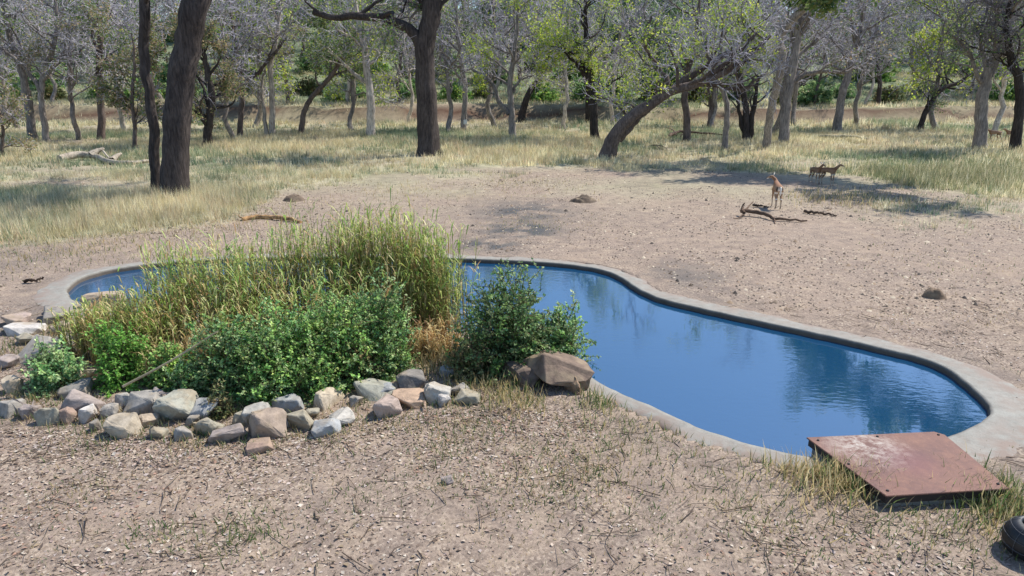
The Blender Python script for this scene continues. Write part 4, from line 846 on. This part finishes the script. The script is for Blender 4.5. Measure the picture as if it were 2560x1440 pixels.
tree('thick pale far trunk beside the dark banded trunk', (852, 262), [(850, 230), (846, 200), (856, 160)], 12, 10, PALE * .9, TWIG, 35, nlimb=8, L=4, t0=.5, kids=K2, leaf=(4, .2, DG, .5))

# background woodland: copies of a few trees and bushes on and behind the bank
def copy_tree(src, loc, rz, s, label, group):
    r = src.copy(); COL.objects.link(r); r.location = loc; r.rotation_euler = (0, 0, rz); r.scale = (s, s, s)
    r['label'] = label; r['group'] = group
    for ch in src.children:
        c = ch.copy(); COL.objects.link(c); c.parent = r
    return r
def far_tree(seed, H, R, bark, twig, leaf, nl=15, name='woodland_tree'):
    T = Tree(seed); rng = T.rng; n = 16; pth = np.column_stack([np.cumsum(rng.normal(0, .16, n)), np.cumsum(rng.normal(0, .16, n)), np.linspace(0, H * .85, n)]); rad = np.linspace(.22, .06, n)
    T.put(pth, rad, 0); T.crown_from(pth, rad, .27, nl, R, (0, 8, 7, 5), spread=1.0, up=.06, wig=.22, minr=.024)
    Gt, Gc = T.wood(bark, twig, (0, 0, 0)); T.leaves(Gc, *leaf)
    r = empty(name); Gt.build('trunk', M['bark'], r); Gc.build('crown', [M['twig'], M['farleaf']], r); r['category'] = 'tree'; return r
def woodland():
    rng = np.random.default_rng(5)
    kinds = [(far_tree(201, 13, 4.6, GREY, TWIG, (2, .2, DG, .3)), 'bare grey branched tree in the woodland behind the bank'), (far_tree(202, 14, 5.0, MID, TWIG, (6, .24, DG, .6)), 'half leafy dull green tree in the woodland behind the bank'),
             (far_tree(203, 12, 4.6, MID, TWD, (12, .27, PG_ * 1.15, .9)), 'leafy blue green tree in the woodland behind the bank'), (far_tree(204, 14, 4.8, PALE, TWIG, (3, .22, YG, .3)), 'pale stemmed twiggy tree in the woodland behind the bank'),
             (far_tree(205, 13, 5.0, GREY, TWIG, (8, .24, YG, .5)), 'yellow green tree in the woodland behind the bank')]
    WHERE = ('rising from the meadow grass before the bank', 'just behind the brown bank', 'among bushes beyond the bank', 'on the lower wooded slope', 'high on the wooded slope')
    first = [True] * len(kinds)
    spots = []
    for row, (d0, d1, n) in enumerate(((50, 72, 19), (78, 93, 22), (95, 118, 28), (120, 150, 36), (150, 185, 44))):
        for j in range(n):
            y_ = rng.uniform(d0, d1); x_ = ((j + rng.uniform(.1, .9)) / n - .5) * 2 * (y_ * .80 + 2); spots.append((x_, y_, row))
    for (x_, y_, row) in spots:
        u, v = proj(np.array([x_, y_, gz(x_, y_)])); p = [.38, .18, 0, .28, .16] if row == 0 else [.26, .22, .16, .2, .16]
        k = int(rng.choice(5, p=p if row < 2 else [.18, .2, .38, .14, .10])); src, lab = kinds[k]; lab = lab.replace('in the woodland behind the bank', WHERE[row]); s = rng.uniform(.8, 1.15) * (1 + .1 * row)
        loc = (x_, y_, gz(x_, y_) - .1); rz = rng.random() * 6.28
        if first[k]: src.location = loc; src.rotation_euler = (0, 0, rz); src.scale = (s,) * 3; src['label'] = lab; src['group'] = 'background woodland trees'; first[k] = False
        else: copy_tree(src, loc, rz, s, lab, 'background woodland trees')
    # bushes
    def far_bush(seed, pal):
        g1, g2 = shrub_geo(np.random.default_rng(seed), 2.6, 2.2, 2.6, 420, .26, pal, 12, .3, stems=20); r = empty('bush'); g1.build('foliage', M['farleaf'], r); tag(g2.build('stems', M['twig'], r), kind='stuff'); r['category'] = 'bush'; return r
    B = [(far_bush(301, PG2 * .85), 'blue green bush growing along the brown bank'), (far_bush(302, PG1 * .72), 'bright green bush growing along the brown bank'), (far_bush(303, PG4), 'dull brownish bush growing along the brown bank')]
    fb = [True] * 3; sp = [(x_, y_) for x_, y_ in zip(np.linspace(-72, 72, 30) + rng.uniform(-2, 2, 30), rng.uniform(84, 92, 30))] + [(x_, y_) for x_, y_ in zip(np.linspace(-95, 95, 34) + rng.uniform(-2, 2, 34), rng.uniform(98, 116, 34))] + [(x_, y_) for x_, y_ in zip(np.linspace(-120, 120, 40) + rng.uniform(-2, 2, 40), rng.uniform(120, 150, 40))] + [(x_, y_) for x_, y_ in zip(np.linspace(-140, 140, 44) + rng.uniform(-2, 2, 44), rng.uniform(150, 185, 44))]
    for (u, v) in ((200, 262), (30, 270), (790, 268), (870, 265), (1090, 240), (2390, 262), (2330, 255), (2010, 250), (2060, 262), (640, 262), (330, 250), (2500, 250), (960, 250)):
        q = PG(u, v); sp.append((q[0], q[1]))
    for (x_, y_) in sp:
        k = int(rng.choice(3, p=[.5, .3, .2])); src, lab = B[k]; lab = lab.replace('growing along the brown bank', 'growing along the brown bank' if y_ < 95 else 'under the trees beyond the bank' if y_ < 119 else 'on the lower wooded slope' if y_ < 150 else 'high on the wooded slope'); s = rng.uniform(.6, 1.25) * (1 + (y_ - 85) / 90); loc = (x_, y_, gz(x_, y_) - .15); rz = rng.random() * 6.28
        if fb[k]: src.location = loc; src.rotation_euler = (0, 0, rz); src.scale = (s,) * 3; src['label'] = lab; src['group'] = 'bushes along the bank'; fb[k] = False
        else: copy_tree(src, loc, rz, s, lab, 'bushes along the bank')
woodland()

# ------------------------------------------------------------------ dead wood
def log(label, pts, r0, r1, col, branches=(), name='fallen_log', seed=0, cat='log', stubs=()):
    rng = np.random.default_rng(seed); G_ = Geo(); p = smoothpath(pts, 16) + rng.normal(0, .015, (16, 3)); o0 = p[0].copy(); o0[2] = gz(o0[0], o0[1])
    root = empty(name, o0); tag(root, label, cat)
    V, Fq = tubes(p[None], np.linspace(r0, r1, 16)[None] * rng.uniform(.85, 1.15, (1, 16)), 9, rough=.12, rng=rng); G_.add(V, Fq, col)
    for e, rr in ((0, r0), (15, r1)):
        k = 9; idx = np.arange(k) + e * k; c = p[e]; base = G_.n; G_.add(np.vstack([V[idx], c[None]]), np.array([[i, (i + 1) % k, k] for i in range(k)]), col * 1.25)
    G_.build('stem', M['wood'], root, off=o0)
    for (bp, br) in branches:
        q = smoothpath(bp, 9) + rng.normal(0, .012, (9, 3)); V, Fq = tubes(q[None], np.linspace(br, br * .35, 9)[None], 6, rough=.1, rng=rng); build('branch', V - o0, [Fq], M['wood'], root, col=np.tile(col, (len(V), 1)))
    return root
def G3(u, v, h=0.0): q = PG(u, v); return q + np.array([0, 0, h])
log('pale bleached fallen log with raised broken stumps in dry grass', [G3(150, 405, .15), G3(200, 400, .3), G3(240, 402, .25), G3(280, 412, .15), G3(330, 412, .12), G3(372, 406, .1)], .2, .07, lin(172, 162, 146),
    [([G3(232, 402, .3), G3(246, 401, .5), G3(266, 400, .62)], .24), ([G3(282, 411, .2), G3(292, 409, .35), G3(306, 406, .48)], .22), ([G3(262, 405, .6), G3(275, 408, .3), G3(285, 412, .1)], .06)], seed=1)
log('forked dark branch lying on bare earth before the standing antelope', [G3(1852, 541, .18), G3(1880, 541, .16), G3(1910, 545, .13), G3(1935, 552, .08), G3(1975, 554, .06), G3(2016, 557, .05)], .075, .03, lin(112, 92, 76),
    [([G3(1858, 542, .12), G3(1853, 538, .3), G3(1858, 538, .42)], .06), ([G3(1858, 542, .15), G3(1870, 535, .28), G3(1880, 530, .36)], .035), ([G3(1858, 545, .1), G3(1846, 548, .06), G3(1836, 549, .03)], .03), ([G3(1935, 551, .1), G3(1936, 556, .03), G3(1937, 560, .02)], .03)], name='fallen_branch', seed=2, cat='branch')
log('thin dark stick lying apart beyond the forked branch', [G3(1880, 517, .08), G3(1900, 519, .06), G3(1922, 521, .04)], .045, .02, lin(96, 80, 68), name='stick', seed=3, cat='branch')
log('long dark stick lying beside straw tufts', [G3(2010, 533, .06), G3(2040, 537, .08), G3(2065, 538, .06), G3(2092, 542, .04)], .05, .02, lin(100, 84, 70), name='stick', seed=4, cat='branch')
log('low orange brown log at the edge of the tall grass', [G3(608, 552, .05), G3(640, 548, .08), G3(670, 548, .08), G3(715, 552, .09), G3(752, 558, .05)], .07, .06, lin(176, 140, 98), [([G3(610, 552, .06), G3(600, 549, .1), G3(596, 546, .12)], .03)], seed=5)
log('tangle of dark fallen branches behind the leaning tree', [G3(1672, 346, .2), G3(1700, 342, .4), G3(1740, 343, .35), G3(1810, 344, .2)], .12, .05, lin(110, 92, 80), [([G3(1690, 345, .2), G3(1680, 340, .5), G3(1664, 338, .6)], .06), ([G3(1700, 348, .2), G3(1712, 345, .6), G3(1705, 341, 1.0)], .05)], name='fallen_branch', seed=6, cat='branch')
log('small pale forked stick in the short dry grass', [G3(1625, 371, .2), G3(1650, 373, .25), G3(1668, 376, .1)], .05, .02, lin(140, 124, 104), [([G3(1640, 372, .2), G3(1655, 380, .15), G3(1670, 379, .1)], .03)], name='stick', seed=7, cat='branch')
log('dark gnarled root running down from the huge rough trunk', [G3(1090, 372, .9), G3(1093, 376, .55), G3(1097, 384, .25), G3(1106, 392, .12), G3(1112, 399, .03)], .2, .09, lin(96, 92, 70), name='gnarled_root', seed=8, cat='root')
log('dark broken stick on the concrete rim by the rubble', [G3(62, 708, .06), G3(85, 709, .07), G3(112, 705, .1)], .035, .02, lin(70, 58, 50), name='stick', seed=9, cat='branch')
log('thin fallen trunk lying in sunlit grass under grey branches', [G3(2048, 348, .2), G3(2090, 349, .25), G3(2130, 350, .25), G3(2170, 352, .15)], .12, .07, lin(176, 168, 140), seed=10)

def dung_heap(u, v, w_, label, seed, col):
    rng = np.random.default_rng(seed); c = PG(u, v); s = ppm(v); R_ = w_ / s / 2; n = 22; G_ = Geo()
    # one low mound with lumps
    m = 40; k = 14; rs = np.linspace(0, 1, k); th = np.arange(m) * 2 * np.pi / m; RR, TT = np.meshgrid(rs, th, indexing='ij')
    x = RR * np.cos(TT) * R_; y = RR * np.sin(TT) * R_ * .8
    z = (.16 * (1 - RR ** 2) * (.5 + 1.6 * fbm(x * 6 + 50, y * 6 + 50, seed)) + .06 * (fbm(x * 16 + 9, y * 16, seed + 1) - .4)) * np.clip((1 - RR) * 6, 0, 1) - .01
    V = np.stack([x, y, z], -1).reshape(-1, 3); i = np.arange(k - 1)[:, None] * m + np.arange(m)[None]; j = np.arange(k - 1)[:, None] * m + (np.arange(m)[None] + 1) % m
    o = build('dung_heap', V, [np.stack([i, i + m, j + m, j], -1).reshape(-1, 4)], M['rock'], col=np.tile(col, (len(V), 1)), loc=c, smooth=False); tag(o, label, 'dung heap')
dung_heap(1458, 503, 76, 'dark dung heap alone on the bare earth beyond the pond', 3, lin(86, 72, 58))
dung_heap(2335, 742, 64, 'small brown dung heap on bare earth beside the curved rim', 5, lin(116, 96, 76))
dung_heap(735, 500, 60, 'dull brown dung heap in the shade near the big trunks', 6, lin(104, 88, 72))

# ------------------------------------------------------------------ antelopes
TAN = lin(160, 126, 96); RED = lin(138, 98, 70); WHT = lin(236, 226, 210); BLK = lin(30, 24, 22); BEL = lin(224, 206, 184)
def antelope(label, loc, yaw, size=1.0, headyaw=0.0, headdown=0.0, horns=False, stride=0.0, tone=1.0, seed=0):
    nodes = {}; edges = []
    def v(n, p, r, par=None): nodes[n] = (p, r); (edges.append((par, n)) if par else None)
    v('pelvis', (-.36, 0, .80), (.135, .15)); v('rump', (-.50, 0, .77), (.085, .11), 'pelvis'); v('loin', (-.14, 0, .78), (.14, .155), 'pelvis'); v('rib', (.10, 0, .765), (.15, .175), 'loin'); v('chest', (.30, 0, .79), (.125, .16), 'rib'); v('nb', (.40, 0, .88), (.075, .10), 'chest')
    cy, sy = math.cos(headyaw), math.sin(headyaw); nx_, nz = .44, 1.0 - headdown * .3
    v('n1', (nx_ + .03 * cy, .02 * sy, nz + .02), (.066, .08), 'nb'); bx, bz = nx_ + .05 * cy + headdown * .2, nz + .10 - headdown * .35; by = .09 * sy
    v('n2', (bx, by, bz), (.056, .064), 'n1'); hd = lambda d, z_: (bx + d * cy, by + d * sy, bz + z_)
    v('h0', hd(.03, .06), (.055, .06), 'n2'); v('h1', hd(.11, .04), (.046, .05), 'h0'); v('h2', hd(.19, -.005), (.03, .033), 'h1'); v('h3', hd(.235, -.03), (.02, .022), 'h2')
    for s, ph in ((1, stride), (-1, -stride)):
        t = 'L' if s > 0 else 'R'
        v('sh' + t, (.28, s * .075, .64), (.058, .08), 'chest'); v('el' + t, (.24 + ph * .05, s * .082, .53), (.036, .046), 'sh' + t); v('kn' + t, (.26 + ph * .16, s * .08, .31), (.022, .025), 'el' + t); v('ft' + t, (.255 + ph * .2, s * .08, .085), (.016, .017), 'kn' + t); v('hf' + t, (.275 + ph * .2, s * .08, .012), (.018, .02), 'ft' + t)
        v('hp' + t, (-.37, s * .08, .66), (.075, .11), 'pelvis'); v('st' + t, (-.28 - ph * .1, s * .09, .55), (.05, .07), 'hp' + t); v('hk' + t, (-.46 - ph * .18, s * .085, .33), (.024, .03), 'st' + t); v('hft' + t, (-.43 - ph * .2, s * .085, .085), (.016, .018), 'hk' + t); v('hhf' + t, (-.405 - ph * .2, s * .085, .012), (.018, .02), 'hft' + t)
    names = list(nodes); me = bpy.data.meshes.new('skel'); me.from_pydata([nodes[n][0] for n in names], [(names.index(a), names.index(b)) for a, b in edges], []); tmp = bpy.data.objects.new('skel', me); COL.objects.link(tmp)
    md = tmp.modifiers.new('s', 'SKIN'); md.use_smooth_shade = True; md.branch_smoothing = .6
    for i, n in enumerate(names): me.skin_vertices[0].data[i].radius = nodes[n][1]; me.skin_vertices[0].data[i].use_root = (n == 'pelvis')
    sb = tmp.modifiers.new('u', 'SUBSURF'); sb.levels = 2; sb.render_levels = 2
    dg = bpy.context.evaluated_depsgraph_get(); bm_ = bpy.data.meshes.new_from_object(tmp.evaluated_get(dg)); bm_.name = 'body'; bpy.data.objects.remove(tmp)
    nv = len(bm_.vertices); co = np.empty(nv * 3, np.float32); bm_.vertices.foreach_get('co', co); co = co.reshape(-1, 3); no = np.empty(nv * 3, np.float32); bm_.vertices.foreach_get('normal', no); no = no.reshape(-1, 3)
    c = np.tile(TAN, (nv, 1)); X_, Y_, Z_ = co.T
    def lay(m, col):
        m = np.clip(m, 0, 1)[:, None]; c[:] = c * (1 - m) + col * m
    torso = (Z_ > .5) & (X_ < .45)
    lay(torso * np.clip((Z_ - .80) / .05, 0, 1), RED); lay(torso * np.clip((.64 - Z_) / .04, 0, 1) * (no[:, 2] < -.2), WHT); lay((X_ < -.44) * np.clip((.80 - Z_) / .1, 0, 1) * (Z_ > .36) * (np.abs(Y_) < .13), WHT)
    lay((X_ < -.42) * (np.abs(np.abs(Y_) - .10) < .022) * (Z_ > .5) * (Z_ < .8), BLK); lay((np.abs(X_ + .2) < 0), BLK)
    lay((Z_ < .30) * (Z_ > .05) * .45, BEL); lay(np.clip((.045 - Z_) / .01, 0, 1), BLK); lay((Z_ > .05) * (Z_ < .12) * (X_ < -.2) * .9, BLK)
    tip = np.array(nodes['h3'][0]); dd = np.linalg.norm(co - tip, axis=1); lay(np.clip((.045 - dd) / .012, 0, 1), BLK); lay(np.clip((.11 - dd) / .03, 0, 1) * (no[:, 2] < -.2), WHT)
    eyep = [np.array(hd(.10, .065)) + s * .045 * np.array([-sy, cy, 0]) for s in (1, -1)]
    for e in eyep: lay(np.clip((.022 - np.linalg.norm(co - e, axis=1)) / .006, 0, 1), BLK)
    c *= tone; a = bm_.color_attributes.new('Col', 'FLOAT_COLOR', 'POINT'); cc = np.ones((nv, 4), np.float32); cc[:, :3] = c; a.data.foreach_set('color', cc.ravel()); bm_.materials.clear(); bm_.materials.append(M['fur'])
    r = empty('antelope', loc, yaw); r.scale = (size,) * 3; tag(r, label, 'antelope', 'antelopes near the waterhole'); b = bpy.data.objects.new('body', bm_); COL.objects.link(b); b.parent = r
    # ears, horns, tail
    for s in (1, -1):
        e0 = np.array(hd(.0, .10)) + s * .035 * np.array([-sy, cy, 0]); dr = s * .8 * np.array([-sy, cy, 0]) + np.array([-.15 * cy, -.15 * sy, .5]); dr /= np.linalg.norm(dr)
        pts = np.array([e0 + dr * t for t in (0, .045, .09, .13, .155)]); V, Fq = tubes(pts[None], np.array([[.014, .030, .032, .018, .004]]), 8); V = V.reshape(5, 8, 3); ctr = pts[:, None]; f = np.array([cy, sy, 0]); V = V - ((V - ctr) @ f)[..., None] * f * .65
        build('ear', V.reshape(-1, 3), [Fq], M['fur'], r, col=np.tile(WHT * tone * .9 + TAN * .1, (40, 1)))
        if horns:
            h0 = np.array(hd(.03, .11)) + s * .022 * np.array([-sy, cy, 0]); sd_ = np.array([-sy, cy, 0]); bk = np.array([-cy, -sy, 0])
            pts = smoothpath([h0, h0 + s * .05 * sd_ + bk * .05 + np.array([0, 0, .10]), h0 + s * .13 * sd_ + bk * .12 + np.array([0, 0, .20]), h0 + s * .11 * sd_ + bk * .12 + np.array([0, 0, .33]), h0 + s * .07 * sd_ + bk * .06 + np.array([0, 0, .42])], 12)
            V, Fq = tubes(pts[None], np.linspace(.016, .004, 12)[None] * (1 + .12 * np.array([[(-1) ** i for i in range(12)]])), 7); build('horn', V, [Fq], M['fur'], r, col=np.tile(lin(52, 42, 36), (len(V), 1)))
    pts = smoothpath([(-.55, 0, .82), (-.60, 0, .76), (-.605, 0, .62), (-.60, 0, .52)], 8); V, Fq = tubes(pts[None], np.array([[.022, .026, .026, .026, .026, .024, .02, .008]]), 7); build('tail', V, [Fq], M['fur'], r, col=np.tile(WHT * tone, (len(V), 1)))
    return r
pa = PG(1938, 519)
antelope('tawny antelope with white rump facing away on sunlit bare earth', pa, math.radians(80), .98, headdown=.15, headyaw=math.radians(75), horns=False)
antelope('shaded antelope with raised head standing side on in tree shadow', PG(2068, 464), math.radians(-66), .86, headdown=.12, headyaw=math.radians(45), tone=.7)  # tone darkens the fur colour itself, deepening the tree shade on it
antelope('smaller shaded antelope standing behind its companion in tree shadow', PG(2036, 459), math.radians(-84), .80, headdown=.1, headyaw=math.radians(15), tone=.7)  # fur colour lowered here too, standing in for tree shade
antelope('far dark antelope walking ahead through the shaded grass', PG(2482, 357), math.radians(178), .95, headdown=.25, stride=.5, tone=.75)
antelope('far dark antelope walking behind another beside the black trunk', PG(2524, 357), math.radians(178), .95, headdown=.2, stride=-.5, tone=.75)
